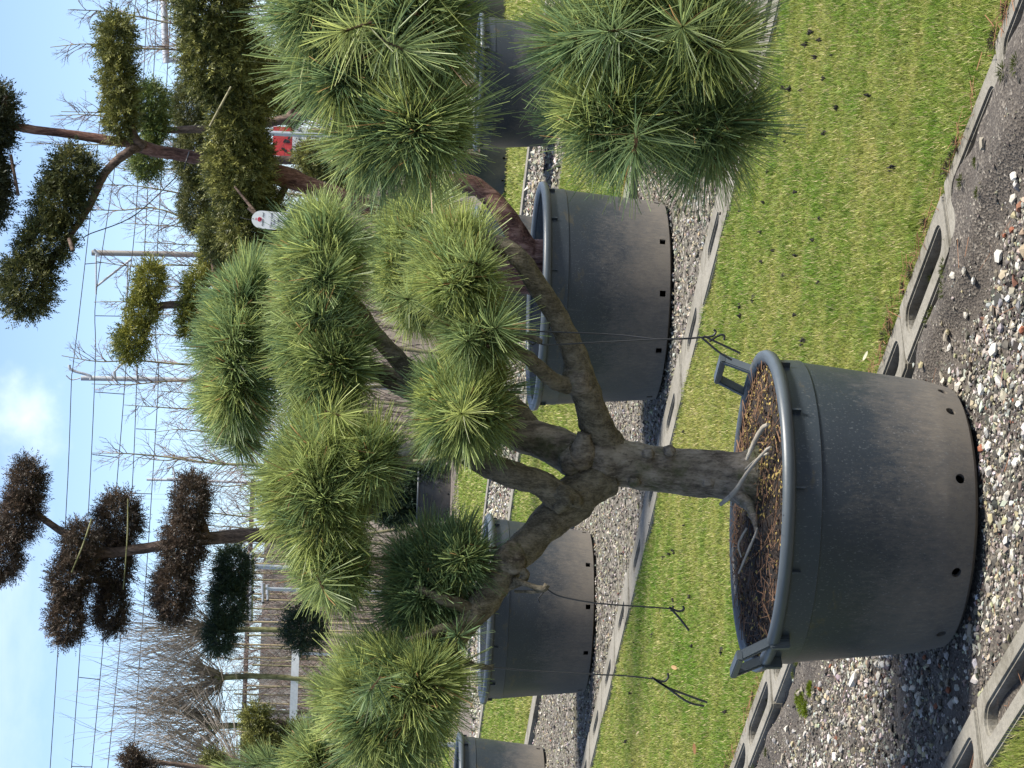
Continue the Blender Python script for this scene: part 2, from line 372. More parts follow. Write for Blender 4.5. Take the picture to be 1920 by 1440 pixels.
# concrete grid pavers along the strips: a slab with two rows of long round-ended openings is laid along t
def paver_mesh(L=.60, Wd=.28, th=.08, slot=(.47, .145)):
    bm = bmesh.new()
    def loop(pts):
        vs = [bm.verts.new((x, y, 0)) for x, y in pts]; return [bm.edges.new((vs[i], vs[(i + 1) % len(vs)])) for i in range(len(vs))]
    ch = .012; hx, hy = L / 2 - .003, Wd / 2
    E = loop([(-hx + ch, -hy), (hx - ch, -hy), (hx, -hy + ch), (hx, hy - ch), (hx - ch, hy), (-hx + ch, hy), (-hx, hy - ch), (-hx, -hy + ch)])
    def stadium(cx, cy, l, w, half=0):
        r = w / 2; pts = []
        for a in np.linspace(-PI / 2, PI / 2, 9): pts.append((cx + l / 2 - r + r * math.cos(a) * 1.0, cy + r * math.sin(a)))
        for a in np.linspace(PI / 2, 3 * PI / 2, 9): pts.append((cx - l / 2 + r + r * math.cos(a), cy + r * math.sin(a)))
        return pts
    E += loop(stadium(0, 0, slot[0], slot[1]))
    bmesh.ops.triangle_fill(bm, use_beauty=True, use_dissolve=False, edges=E)
    fs = [f for f in bm.faces]
    r = bmesh.ops.extrude_face_region(bm, geom=fs)
    bmesh.ops.translate(bm, vec=(0, 0, -th), verts=[v for v in r['geom'] if isinstance(v, bmesh.types.BMVert)])
    bmesh.ops.recalc_face_normals(bm, faces=bm.faces)
    top = [e for e in bm.edges if all(abs(v.co.z) < 1e-5 for v in e.verts) and len(e.link_faces) == 2 and abs(e.link_faces[0].normal.z - e.link_faces[1].normal.z) > .5]
    bmesh.ops.bevel(bm, geom=top, offset=.007, segments=2, affect='EDGES')
    me = bpy.data.meshes.new('paver'); bm.to_mesh(me); bm.free(); me.materials.append(M_conc); return me
PAV = paver_mesh(.60, .215, .08, (.47, .088)); PAV2 = paver_mesh(.62, .20, .08, (.5, .078)); PAV3 = paver_mesh(.8, .30, .08, (.34, .07)); KERB = None
ang = math.atan2(Dv[1], Dv[0])
def pavers(parent, me, n, t0, t1, step, z, jit=.004):
    t = t0
    while t < t1:
        xy = nt2(n + rng.normal() * jit, t); o = obj('paver', me, None, parent, (xy[0], xy[1], z + rng.normal() * .003))
        o.rotation_euler = (rng.normal() * .008, rng.normal() * .006, ang + rng.normal() * .006); t += step
pavers(gravel_front, PAV, 4.025, 3.0, 12, .612, .022)
pavers(gravel_front, PAV2, 2.525, 2.6, 9, .632, .024)
pavers(gravel_back, PAV3, 6.76, 4, 24, .812, .022)
kb = MB(); box(kb, (0, 0, 0), (.99, .22, .12)); KERB = kb.mesh('kerb_stone'); KERB.materials.append(M_conc)
for nn, t0, t1, par in ((9.35, 10, 24, gravel_back), (16.3, 8, 34, gravel_far), (13.35, 20, 34, gravel_far)):
    t = t0
    while t < t1:
        xy = nt2(nn, t); o = obj('kerb_stone', KERB, None, par, (xy[0], xy[1], -.02)); o.rotation_euler = (0, 0, ang); t += 1.0

# ------------------------------------------------------------------ gravel, loose stones, grass, litter
def in_view(V, mx_=260, my=330):
    x, y = pix(V); return (x > -mx_) & (x < 1920 + mx_) & (y > -my) & (y < 1440 + my)
ICO = None
def ico_verts():
    bm = bmesh.new(); bmesh.ops.create_icosphere(bm, subdivisions=1, radius=1)
    V = np.array([v.co[:] for v in bm.verts]); F = np.array([[v.index for v in f.verts] for f in bm.faces]); bm.free(); return V, F
IV, IF = ico_verts()
OV = np.array([[1, 0, 0], [-1, 0, 0], [0, 1, 0], [0, -1, 0], [0, 0, 1], [0, 0, -1.]]); OF = np.array([[0, 2, 4], [2, 1, 4], [1, 3, 4], [3, 0, 4], [2, 0, 5], [1, 2, 5], [3, 1, 5], [0, 3, 5]])
STONE_COL = np.array([[.36, .32, .25], [.55, .51, .43], [.68, .65, .58], [.46, .40, .24], [.14, .12, .10], [.07, .062, .052], [.22, .19, .155], [.30, .11, .06], [.36, .34, .32]])
STONE_P = np.array([.17, .15, .07, .11, .16, .18, .11, .012, .04])
def stones(c, size, bv, bf, flatness=.62, colp=STONE_P):
    n = len(c); V = bv[None] * (1 + .28 * rng.normal(size=(n, len(bv), 1))).clip(.5, 1.6) * (size[:, None] * rng.uniform(.65, 1.35, (n, 3)) * np.array([1, 1, flatness]))[:, None]
    a = rng.uniform(0, 6.28, n); ca, sa = np.cos(a)[:, None], np.sin(a)[:, None]
    tl = rng.normal(0, .35, n)[:, None]; x, y, z = V[..., 0], V[..., 1], V[..., 2]
    y, z = y * np.cos(tl) - z * np.sin(tl), y * np.sin(tl) + z * np.cos(tl)
    V = np.stack([x * ca - y * sa, x * sa + y * ca, z], -1) + c[:, None]
    F = (bf[None] + (np.arange(n) * len(bv))[:, None, None]).reshape(-1, 3)
    k = rng.choice(len(STONE_COL), n, p=colp / colp.sum()); C = (STONE_COL[k] * .8 + STONE_COL[k].mean(1, keepdims=True) * np.array([.21, .2, .18])) * .66 * rng.uniform(.6, 1.2, (n, 1)) * (1 + .06 * rng.normal(size=(n, 3)))
    return V.reshape(-1, 3), F, np.repeat(C.clip(.01, .8), len(bv), 0)
def scatter_nt(count, n0, n1, t0, t1):
    n = rng.uniform(n0, n1, count); t = rng.uniform(t0, t1, count); xy = nt2(n, t); return n, t, np.column_stack([xy, np.zeros(count)])
POT_A = np.array([-.335, 6.47]); 
def stuff(name, me, m, label, cat):
    o = obj(name, me, m); o['kind'] = 'stuff'; o['label'] = label; o['category'] = cat; return o
n, t, p_ = scatter_nt(190000, 2.62, 3.88, 3.2, 10.5)
den = (.62 + .55 * fnoise(np.column_stack([n, t]), 2.3, 21)) * np.clip((3.86 - n + .07 * fnoise(t[:, None] * [1, 0], 5, 6)) / .42, .14, 1) * np.clip((n - 2.62) / .3, .25, 1)
keep = in_view(p_) & (rng.random(len(n)) < den * .55) & (np.hypot(p_[:, 0] - POT_A[0], p_[:, 1] - POT_A[1]) > .345)
n, t, p_ = n[keep], t[keep], p_[keep]; p_[:, 2] = -.004 + gravel_z(n, t) + .002
sz = rng.lognormal(math.log(.0044), .5, len(n)).clip(.002, .015) * np.where(n > 3.66, .55, 1)
big_ = sz > .0056; V, F, C = stones(p_[big_], sz[big_], IV, IF); V2, F2, C2 = stones(p_[~big_], sz[~big_], OV, OF)
stuff('gravel_front', mesh_np('gravel_front', np.vstack([V, V2]), np.vstack([F, F2 + len(V)]), np.vstack([C, C2])), M_stone, 'pale and dark gravel around the pot in front', 'gravel')
# bigger stones that can be picked out
SM = []
for k_ in range(10):
    V = IV * (1 + .22 * rng.normal(size=(len(IV), 1))).clip(.6, 1.4) * np.array([1, .75, .5])
    me = mesh_np('stone', V, IF, np.tile(STONE_COL[[1, 2, 2, 0, 3, 1, 8, 7, 2, 5][k_]] * rng.uniform(.6, .8), (len(V), 1))); me.materials.append(M_stone); SM.append(me)
spec = [(1862, 655, .022, 2), (1870, 715, .024, 1), (1838, 730, .020, 8), (1850, 838, .016, 1), (1780, 622, .013, 4), (1888, 612, .012, 0), (1905, 620, .018, 7), (1912, 690, .015, 3),
        (1897, 752, .014, 7), (1908, 757, .013, 2), (1600, 1275, .030, 2), (1640, 1268, .018, 5), (1655, 1300, .017, 1), (1550, 1385, .020, 2), (1590, 1330, .015, 4), (1880, 1013, .018, 1),
        (1500, 1300, .017, 3), (1530, 1310, .016, 4), (1625, 1345, .016, 0), (1690, 1290, .013, 8), (1480, 1395, .013, 4), (1560, 1420, .018, 1), (1820, 455, .012, 3), (1865, 480, .02, 2), (1890, 430, .014, 7), (1900, 330, .016, 1), (1870, 270, .018, 3), (1905, 560, .013, 0)]
for x, y, s, k_ in spec:
    q = G(x, y); nn, tt = to_nt(q); o = obj('stone', SM[k_], None, gravel_front, (q[0], q[1], gravel_z(np.array(nn), np.array(tt)) + s * .28)); o.scale = (s,) * 3; o.rotation_euler = (rng.normal() * .2, rng.normal() * .2, rng.uniform(0, 6.28))
n, t, p_ = scatter_nt(2600, 2.70, 3.80, 3.6, 9.5); keep = in_view(p_, 60, 60) & (np.hypot(p_[:, 0] - POT_A[0], p_[:, 1] - POT_A[1]) > .38)
n, t, p_ = n[keep][:200], t[keep][:200], p_[keep][:200]
for i in range(len(n)):
    s = rng.uniform(.010, .019); o = obj('stone', SM[rng.choice([0, 1, 2, 3, 4, 5, 6, 8, 9, 9, 3, 6, 0, 5, 3, 6, 0, 7])], None, gravel_front, (p_[i, 0], p_[i, 1], gravel_z(n[i], t[i]) + s * .25)); o.scale = (s,) * 3; o.rotation_euler = (rng.normal() * .3, rng.normal() * .3, rng.uniform(0, 6.28))
n, t, p_ = scatter_nt(62000, 6.9, 9.3, 7, 26); keep = in_view(p_) & (rng.random(len(n)) < np.clip(11 / p_[:, 1], .2, 1) * .8); p_ = p_[keep]
p_[:, 2] = -.008 + lump(n[keep], t[keep], 6, .012, 7) + .006
V, F, C = stones(p_, rng.lognormal(math.log(.0082), .35, len(p_)).clip(.004, .018), OV, OF, .7, np.array([.22, .13, .05, .17, .14, .08, .2, .006, .03]))
stuff('gravel_back', mesh_np('gravel_back', V, F, C), M_stone, 'pale gravel bed under the middle row of pots', 'gravel')
n, t, p_ = scatter_nt(24000, 13.5, 16.2, 8, 32); keep = in_view(p_) & (rng.random(len(n)) < .55); p_ = p_[keep]; p_[:, 2] = .008
V, F, C = stones(p_, rng.lognormal(math.log(.02), .35, len(p_)).clip(.01, .04), OV, OF, .7, np.array([.25, .2, .1, .2, .1, .06, .12, .02, .03]))
stuff('gravel_far', mesh_np('gravel_far', V, F, C), M_stone, 'pale gravel bed beneath the far row of pots', 'gravel')

def grass(name, count, n0, n1, t0, t1, hgt, wid, label, ref, seed, z0=0.004, dens=None):
    n, t, p_ = scatter_nt(count, n0, n1, t0, t1)
    k = in_view(p_) & (rng.random(count) < np.clip((ref / p_[:, 1]) ** 1.3, 0, 1)) & (n > n0 + .02 * rng.random(count) + .015 * fnoise(t[:, None] * [1, 0], 9, 4)) & (n < n1)
    k &= np.hypot(p_[:, 0] - POT_A[0], p_[:, 1] - POT_A[1]) > .4
    n, t, p_ = n[k], t[k], p_[k]; m = len(n); p_[:, 2] = z0 + lump(n, t, 4, .008, seed) - .003
    big = fnoise(np.column_stack([n, t]), 1.3, 31); med = fnoise(np.column_stack([n, t]), 7, 32); fine = fnoise(np.column_stack([n, t]), 30, 33)
    gr = np.clip(.5 + .42 * big + .30 * med + .25 * fine, 0, 1)[:, None]
    c = (np.array([.39, .375, .11]) * (1 - gr) + np.array([.165, .27, .036]) * gr)
    dry = rng.random((m, 1)); c = np.where(dry < .13, np.array([.55, .47, .24]), c); c = np.where((dry > .13) & (dry < .18), np.array([.07, .11, .02]), c)
    c *= rng.uniform(.65, 1.25, (m, 1))
    h = hgt * rng.uniform(.5, 1.25, m) * (1 + .25 * med); w = wid * rng.uniform(.7, 1.3, m) * np.clip(p_[:, 1] / ref, 1, 2.5) ** .8
    a = rng.uniform(0, 6.28, m); sx = np.column_stack([np.cos(a), np.sin(a), 0 * a]); b = rng.uniform(0, 6.28, m); lean = np.column_stack([np.cos(b), np.sin(b), 0 * b]) * (h * rng.uniform(.15, .8, m))[:, None]
    up = np.column_stack([0 * h, 0 * h, h]); V = np.stack([p_ - sx * w[:, None] / 2, p_ + sx * w[:, None] / 2, p_ + lean + up * .9], 1)
    F = np.arange(m)[:, None] * 3 + [[0, 1, 2]]
    C = np.repeat(c, 3, 0).reshape(m, 3, 3) * np.array([.85, .85, 1.15])[None, :, None]
    return stuff(name, mesh_np(name, V.reshape(-1, 3), F, C.reshape(-1, 3)), M_grass, label, 'grass')
grass('grass_middle', 960000, N4 - .015, N5 + .03, 3, 17, .025, .0044, 'mown green lawn strip directly behind the front pot', 7.2, 6)
grass('grass_near', 160000, 1.2, N1 + .01, 3.4, 8, .034, .0032, 'corner of lawn beyond the nearest concrete edging', 6, 5)
grass('grass_back', 260000, N7 + .1, 13.2, 8, 30, .04, .0085, 'narrow lawn strip behind the middle row of pots', 15, 8)
grass('grass_far', 130000, 16.5, 23, 10, 50, .05, .016, 'farthest lawn strip next to the brown path', 24, 10)

# dark worm casts, children of the lawn they lie on
WC = []
for k_ in range(4):
    c = np.column_stack([rng.normal(0, .55, 9), rng.normal(0, .35, 9), rng.uniform(.1, .7, 9)]); V, F, C = stones(c, rng.uniform(.25, .5, 9), OV, OF, .8); me = mesh_np('worm_cast', V, F, np.tile([.03, .027, .022], (len(V), 1))); me.materials.append(M_tint); WC.append(me)
wc = [(1225, 985), (1290, 985), (1250, 1045), (1262, 1040), (1270, 1035), (1177, 1155), (1180, 1170), (1195, 1205), (1305, 1210), (1188, 1300), (1180, 1390), (1192, 1425), (1370, 1335), (1360, 1220), (1230, 1190), (1268, 1125), (1165, 1240), (1300, 1120), (1545, 75), (1530, 60), (1522, 85), (1540, 110), (1570, 105), (1480, 165), (1510, 170), (1492, 165), (1555, 145), (1640, 180), (1467, 250), (1480, 265), (1555, 250), (1450, 320), (1440, 380), (1395, 395), (1500, 360), (1580, 205), (1535, 450), (1500, 480), (1435, 490), (1436, 435), (1685, 315), (1420, 560), (1480, 515), (1545, 530), (1515, 640), (1398, 595), (1290, 810), (1395, 575), (1360, 400), (1545, 410), (1320, 410), (1500, 590), (1460, 470)]
for x, y in wc:
    q = G(x, y); o = obj('worm_cast', WC[rng.integers(4)], None, lawn_mid, (q[0], q[1], .012)); o.scale = (rng.uniform(.008, .014),) * 2 + (rng.uniform(.018, .028),); o.rotation_euler = (0, 0, rng.uniform(0, 6.28))
# fallen leaves
def leaf_mesh(col):
    V = []; ys = np.linspace(-1, 1, 7); w = .42 * np.sqrt(np.clip(1 - ys ** 2, 0, 1)) + .01
    for y, ww in zip(ys, w): V += [[-ww, y, .18 * ww + .12 * y * y], [0, y, .12 * y * y], [ww, y, .22 * ww + .12 * y * y]]
    F = [[3 * i + j, 3 * i + j + 1, 3 * i + j + 4, 3 * i + j + 3] for i in range(6) for j in range(2)]
    return mesh_np('fallen_leaf', np.array(V), np.array(F), np.tile(col, (len(V), 1)), True)
for x, y, s, c, lab in ((1315, 1405, .040, (.42, .22, .12), 'pinkish brown dry leaf on the lawn at the left edge'), (1262, 1348, .034, (.40, .32, .16), 'tan dry leaf lying on the lawn left of the pot handle'),
                        (1275, 1252, .024, (.45, .28, .14), 'small orange brown leaf on the lawn near the hanging hooks'), (1205, 1375, .022, (.42, .34, .2), 'pale curled leaf on the far half of the middle lawn'),
                        (1255, 1300, .035, (.22, .30, .10), 'pale green grass blade leaf lying on the lawn'), (1640, 668, .018, (.5, .48, .36), 'small pale leaf on the lawn beside the concrete edging')):
    me = leaf_mesh(c); me.materials.append(M_grass); q = G(x, y); o = obj('fallen_leaf', me, None, None, (q[0], q[1], .03)); o.scale = (s,) * 3; o.rotation_euler = (rng.normal() * .3, rng.normal() * .3, rng.uniform(0, 6.28)); tag(o, lab, 'leaf', 'leaves fallen on the lawn')
# dry needle litter along the pavers and on the gravel, a moss tuft
def litter(p_, L, col, name, label, cat, w=.0016):
    m = len(p_); a = rng.uniform(0, 6.28, m); d = np.column_stack([np.cos(a), np.sin(a), rng.normal(0, .18, m)]) * (L * rng.uniform(.5, 1.2, m))[:, None]; s = np.column_stack([-np.sin(a), np.cos(a), rng.normal(0, .5, m)]) * w
    V = np.stack([p_ - d / 2 - s, p_ - d / 2 + s, p_ + d / 2 + s, p_ + d / 2 - s], 1).reshape(-1, 3); F = np.arange(m)[:, None] * 4 + [[0, 1, 2, 3]]
    C = np.repeat(np.array(col) * rng.uniform(.6, 1.3, (m, 1)), 4, 0); return mesh_np(name, V, F, C)
pp = []
for n0, sg, cnt in ((4.13, .03, 330), (2.52, .07, 160), (3.3, .5, 110)):
    n = n0 + sg * rng.normal(size=cnt * 2); t = rng.uniform(3.6, 10.5, cnt * 2); xy = nt2(n, t); z = np.where(n > 4.1, .03, gravel_z(n, t) + .012); pp.append(np.column_stack([xy, z]))
pp = np.vstack(pp); pp = pp[in_view(pp) & (np.hypot(pp[:, 0] - POT_A[0], pp[:, 1] - POT_A[1]) > .4)]
stuff('needle_litter', litter(pp, .075, (.17, .085, .045), 'needle_litter', '', '', .0011), M_tint, 'dry brown pine needles along the concrete edging', 'litter')
mo = MB()
for x, y, r_ in ((1505, 1322, .030), (1498, 1310, .022), (1520, 1292, .018), (1512, 1330, .02), (1722, 432, .03), (1716, 418, .028), (1727, 450, .025)):
    q = G(x, y); m = 260; d = norm(rng.normal(size=(m, 3))); d[:, 2] = abs(d[:, 2]); b = q + np.array([1.5, 1.5, .5]) * r_ * d * rng.random((m, 1)) ** .4; s = norm(rng.normal(size=(m, 3))) * .003; V = np.stack([b - s, b + s, b + d * .012], 1).reshape(-1, 3)
    mo.add(V, np.arange(m)[:, None] * 3 + [[0, 1, 2]], np.repeat(np.array([.12, .16, .012]) * rng.uniform(.6, 1.3, (m, 1)), 3, 0))
for k_ in range(120):
    n_c, t_c = [(4.025 + .03 * rng.normal(), rng.uniform(5.2, 10)), (2.525 + .03 * rng.normal(), rng.uniform(3.5, 7)), (3.90 + .05 * rng.normal(), rng.uniform(4, 10)), (4.14 + .01 * rng.normal(), rng.uniform(4, 10))][k_ % 4]
    q = np.array([*nt2(n_c, t_c), float(gravel_z(np.array(n_c), np.array(t_c))) + .004 if n_c < 4.1 else .022]); r_ = rng.uniform(.008, .022)
    if np.hypot(*(q[:2] - POT_A)) < .42: continue
    m = 70; d = norm(rng.normal(size=(m, 3))); d[:, 2] = abs(d[:, 2]); b = q + np.array([1.6, 1.6, .4]) * r_ * d * rng.random((m, 1)) ** .4; sd_ = norm(rng.normal(size=(m, 3))) * .002
    mo.add(np.stack([b - sd_, b + sd_, b + d * rng.uniform(.008, .02)], 1).reshape(-1, 3), np.arange(m)[:, None] * 3 + [[0, 1, 2]], np.repeat(np.array([[.075, .09, .022], [.06, .05, .028]][k_ % 2]) * rng.uniform(.6, 1.3, (m, 1)), 3, 0))
stuff('moss', mo.mesh('moss'), M_grass, 'bright green moss tufts beside the concrete edging', 'moss')

# ------------------------------------------------------------------ pots
def boolean(me, cutters):
    o = bpy.data.objects.new('tmp', me); COL.objects.link(o); c = bpy.data.objects.new('cut', cutters); COL.objects.link(c)
    md = o.modifiers.new('b', 'BOOLEAN'); md.operation = 'DIFFERENCE'; md.object = c; md.solver = 'EXACT'
    dg = bpy.context.evaluated_depsgraph_get(); dg.update(); r = bpy.data.meshes.new_from_object(o.evaluated_get(dg))
    bpy.data.objects.remove(o); bpy.data.objects.remove(c); return r
def smooth_by_angle(me, a=35):
    me.polygons.foreach_set('use_smooth', np.ones(len(me.polygons), bool)); me.update()
    try: me.set_sharp_from_angle(angle=math.radians(a))
    except Exception: pass
def hx(c, u, v, w, s):                     # box with axes u,v,w and half sizes s
    mb = MB(); V = np.array([[x, y, z] for x in (-1, 1) for y in (-1, 1) for z in (-1, 1)]) * np.array(s); R = np.array([u, v, w]); mb.add(V @ R + c, [[0, 1, 3, 2], [4, 6, 7, 5], [0, 4, 5, 1], [2, 3, 7, 6], [0, 2, 6, 4], [1, 5, 7, 3]]); return mb
def make_pot(label, loc, r, h, holes, handles, rb, m, chamfer=.1, soil_z=None, nr=96, group='large black nursery pots'):
    """r rim radius, rb foot radius"""
    t = thing('plant_pot', label, 'pot', (*loc, 0), group)
    k = r / .45; w = r - .02
    prof = [(0, 0), (rb - .03 * k, 0), (rb - .012 * k, .012), (rb + (w - rb) * .12, chamfer * .85), (rb + (w - rb) * .16, chamfer), (rb + (w - rb) * .9, h * .80), (rb + (w - rb) * .9 + .004, h * .803), (w - .001, h * .96),
            (w - .016, h * .96), (rb + (w - rb) * .8 - .014, h * .7), (rb + (w - rb) * .14 - .014, chamfer), (rb - .03, .02), (0, .02)]
    V, F = lathe(prof, nr, False); me = mesh_np('wall', V, F)
    cut = MB()
    for a, z, s, rd in holes:
        dr = np.array([math.cos(a), math.sin(a), 0.0]); ta = np.array([-math.sin(a), math.cos(a), 0.0]); rad_ = rb + (w - rb) * (z / h)
        if rd: tube(cut, [dr * (rad_ - .05), dr * (rad_ + .05)] + np.array([0, 0, z]), s, 14, 2)
        else: hb = hx(dr * rad_ + np.array([0, 0, z]), dr, ta, np.array([0, 0, 1.0]), (.05, s, s)); cut.add(hb.V[0], hb.F[4][0])
    me.materials.append(m)
    if holes: me = boolean(me, cut.mesh('cut'))
    smooth_by_angle(me, 30); obj('wall', me, None, t)
    rim = [(w - .006, h * .945), (w + .012 * k, h * .935), (w + .022 * k, h * .945), (w + .026 * k, h * .97), (w + .022 * k, h * .992), (w + .010 * k, h), (w - .004 * k, h * .995), (w - .013 * k, h * .975)]
    V, F = lathe(rim, nr); ob = obj('rim', mesh_np('rim', V, F, smooth=True), M_rim, t)
    for a in np.arange(0, 2 * PI, PI / 6) + .2:
        dr = np.array([math.cos(a), math.sin(a), 0.0]); ta = np.array([-math.sin(a), math.cos(a), 0.0]); b = hx(dr * (w + .004) + np.array([0, 0, h * .915]), dr, ta, np.array([0, 0, 1.0]), (.010, .003, .014 * k)); obj('rib', b.mesh('rib'), M_pot, t)
    for a in handles:
        dr = np.array([math.cos(a), math.sin(a), 0.0]); ta = np.array([-math.sin(a), math.cos(a), 0.0]); z1 = np.array([0, 0, 1.0]); mb = MB()
        def bar(p, q, u, s, cap=True):
            p, q = np.array(p), np.array(q); ax = norm(q - p); u = norm(u - ax * (u @ ax)); v = np.cross(ax, u); V = []
            for e in (p, q): V += [e + u * s[0] + v * s[1], e - u * s[0] + v * s[1], e - u * s[0] - v * s[1], e + u * s[0] - v * s[1]]
            mb.add(V, [[0, 1, 2, 3], [7, 6, 5, 4], [0, 4, 5, 1], [1, 5, 6, 2], [2, 6, 7, 3], [3, 7, 4, 0]])
        hw = .052 * k
        for sgn in (-1, 1):
            bar(dr * (w - .004) + ta * sgn * (hw + .012) + z1 * (h * .95), dr * (w + .046 * k) + ta * sgn * hw + z1 * (h + .073 * k), ta, (.0075 * k, .014 * k))
            bar(dr * (w + .008) + ta * sgn * (hw + .013) + z1 * (h * .885), dr * (w + .012) + ta * sgn * (hw + .012) + z1 * (h * .985), ta, (.0085 * k, .016 * k))
        bar(dr * (w + .046 * k) - ta * (hw + .0095) + z1 * (h + .074 * k), dr * (w + .046 * k) + ta * (hw + .0095) + z1 * (h + .074 * k), dr, (.016 * k, .009 * k))
        me = mb.mesh('handle'); bm = bmesh.new(); bm.from_mesh(me); bmesh.ops.bevel(bm, geom=list(bm.edges), offset=.003, segments=2, affect='EDGES'); bm.to_mesh(me); bm.free(); obj('handle', me, M_rim, t)
    sz_ = soil_z if soil_z is not None else h * .86
    rr = np.linspace(0, 1, 14); th = np.arange(48) / 48 * 2 * PI; R_, T_ = np.meshgrid(rr, th, indexing='ij'); X = np.stack([R_ * np.cos(T_), R_ * np.sin(T_)], -1) * (w - .017)
    Z = sz_ + .028 * k * (1 - R_ ** 2) + .010 * fnoise(X, 14, 3) * (1 - R_ ** 8) + .006 * fnoise(X, 37, 5) * (1 - R_ ** 8)
    V = np.concatenate([X, Z[..., None]], -1).reshape(-1, 3); i, j = np.meshgrid(np.arange(13), np.arange(48), indexing='ij'); kk = (j + 1) % 48
    obj('soil', mesh_np('soil', V, np.stack([i * 48 + j, i * 48 + kk, (i + 1) * 48 + kk, (i + 1) * 48 + j], -1).reshape(-1, 4), smooth=True), M_soil, t)
    return t
HA = [(math.radians(a), .055, .014, True) for a in (-20, -37, -71, -110, -145, 180, 140, 100, 60, 20)]
potA = make_pot('large slate black pot with two handles on the gravel in front', POT_A, .455, .555, HA, (math.radians(33), math.radians(211)), .385, M_pot, .10, .527)
# embossed ring marks on the wall of the front pot
for a, z, s in ((-158, .40, .017), (-164, .385, .013)):
    a = math.radians(a); rad_ = .385 + .05 * (z / .555) + .001; mb = MB(); th = np.linspace(0, 2 * PI, 25); ta = np.array([-math.sin(a), math.cos(a), 0]); dr = np.array([math.cos(a), math.sin(a), 0])
    tube(mb, [dr * (rad_ + .0005) + ta * s * .6 * math.cos(q) + np.array([0, 0, 1.0]) * (z + s * math.sin(q)) + dr * (.05 / .555 * s * math.sin(q)) for q in th], .0012, 5, 40, cap=False); obj('embossed_ring', mb.mesh('embossed_ring'), M_pot, potA)
HB = [(math.radians(a), .06, .017, False) for a in (-15, -57, -88, -121, -165, 160, 120, 80, 40)]
PB = np.array([.52, 13.32]); PC = np.array([-1.68, 16.97]); PE = np.array([-3.88, 20.6])
potB = make_pot('wide black pot with square drain holes right of the pine trunk', PB, .655, .745, HB, (), .57, M_potbig, .02, .60)
potC = make_pot('wide black pot behind the low left pine branch', PC, .69, .79, [(a + .12, b, c, d) for a, b, c, d in HB], (), .585, M_potbig, .02, .64)
def row_pot(label, x, y, d, r=.66, h=.76, hand=(), rz=0):
    return make_pot(label, np.array([x, y]), r, h, [], hand, r * .87, M_potbig, .02, .64, 64)
potE = copy_tree(potC, (PE[0], PE[1], 0), 'black pot cut off by the left edge of the picture')
qD = P(960, 158, 22.6); potD = row_pot('black pot with a handle behind the right pine branches', qD[0], qD[1], 0, .67, .77, (math.radians(-75), math.radians(105)))
qG = P(930, 520, 22.0); potG = copy_tree(potC, (qG[0], qG[1], 0), 'black pot half hidden behind the wide middle pot', .97, .5)
qH = P(900, 288, 31.0); potH = copy_tree(potC, (qH[0], qH[1], 0), 'distant black pot between the brown yew stem and the handled pot', .9, 1.0)
qI = P(900, 22, 33.0); potI = copy_tree(potC, (qI[0], qI[1], 0), 'distant black pot at the right edge beyond the mossy gravel', .9, 2.0)
qJ = P(860, 930, 48); potJ = copy_tree(potC, (qJ[0], qJ[1], 0), 'far dark pot by the brown path under a dark yew bush', .9, 2.6)
# litter on the soil of the front pot
m = 800; a = rng.uniform(0, 6.28, m); r_ = .425 * np.sqrt(rng.random(m)); base_ = np.column_stack([POT_A[0] + r_ * np.cos(a), POT_A[1] + r_ * np.sin(a), .527 + .028 * (1 - (r_ / .43) ** 2) + .014 + .012 * rng.random(m)])
obj('dry_needles', litter(base_ - OFF[potA.name], .07, (.125, .07, .04), 'dry_needles', '', '', .0011), M_tint, potA)['kind'] = 'stuff'
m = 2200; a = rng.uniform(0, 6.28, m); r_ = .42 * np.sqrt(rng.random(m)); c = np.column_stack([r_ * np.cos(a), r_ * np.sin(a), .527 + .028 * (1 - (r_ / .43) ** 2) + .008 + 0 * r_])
right = c[:, 0] > -.02; V, F, C = stones(c, rng.uniform(.0025, .0065, m), OV, OF, .5); cc = np.where((rng.random(m) < np.where(right, .5, .12))[:, None], np.array([.33, .25, .08]), np.array([.06, .04, .028])) * rng.uniform(.6, 1.2, (m, 1))  # yellow and brown litter; sunlit right and shaded left painted into chip colours
obj('bark_chips', mesh_np('bark_chips', V, F, np.repeat(cc, len(OV), 0)), M_tint, potA)['kind'] = 'stuff'

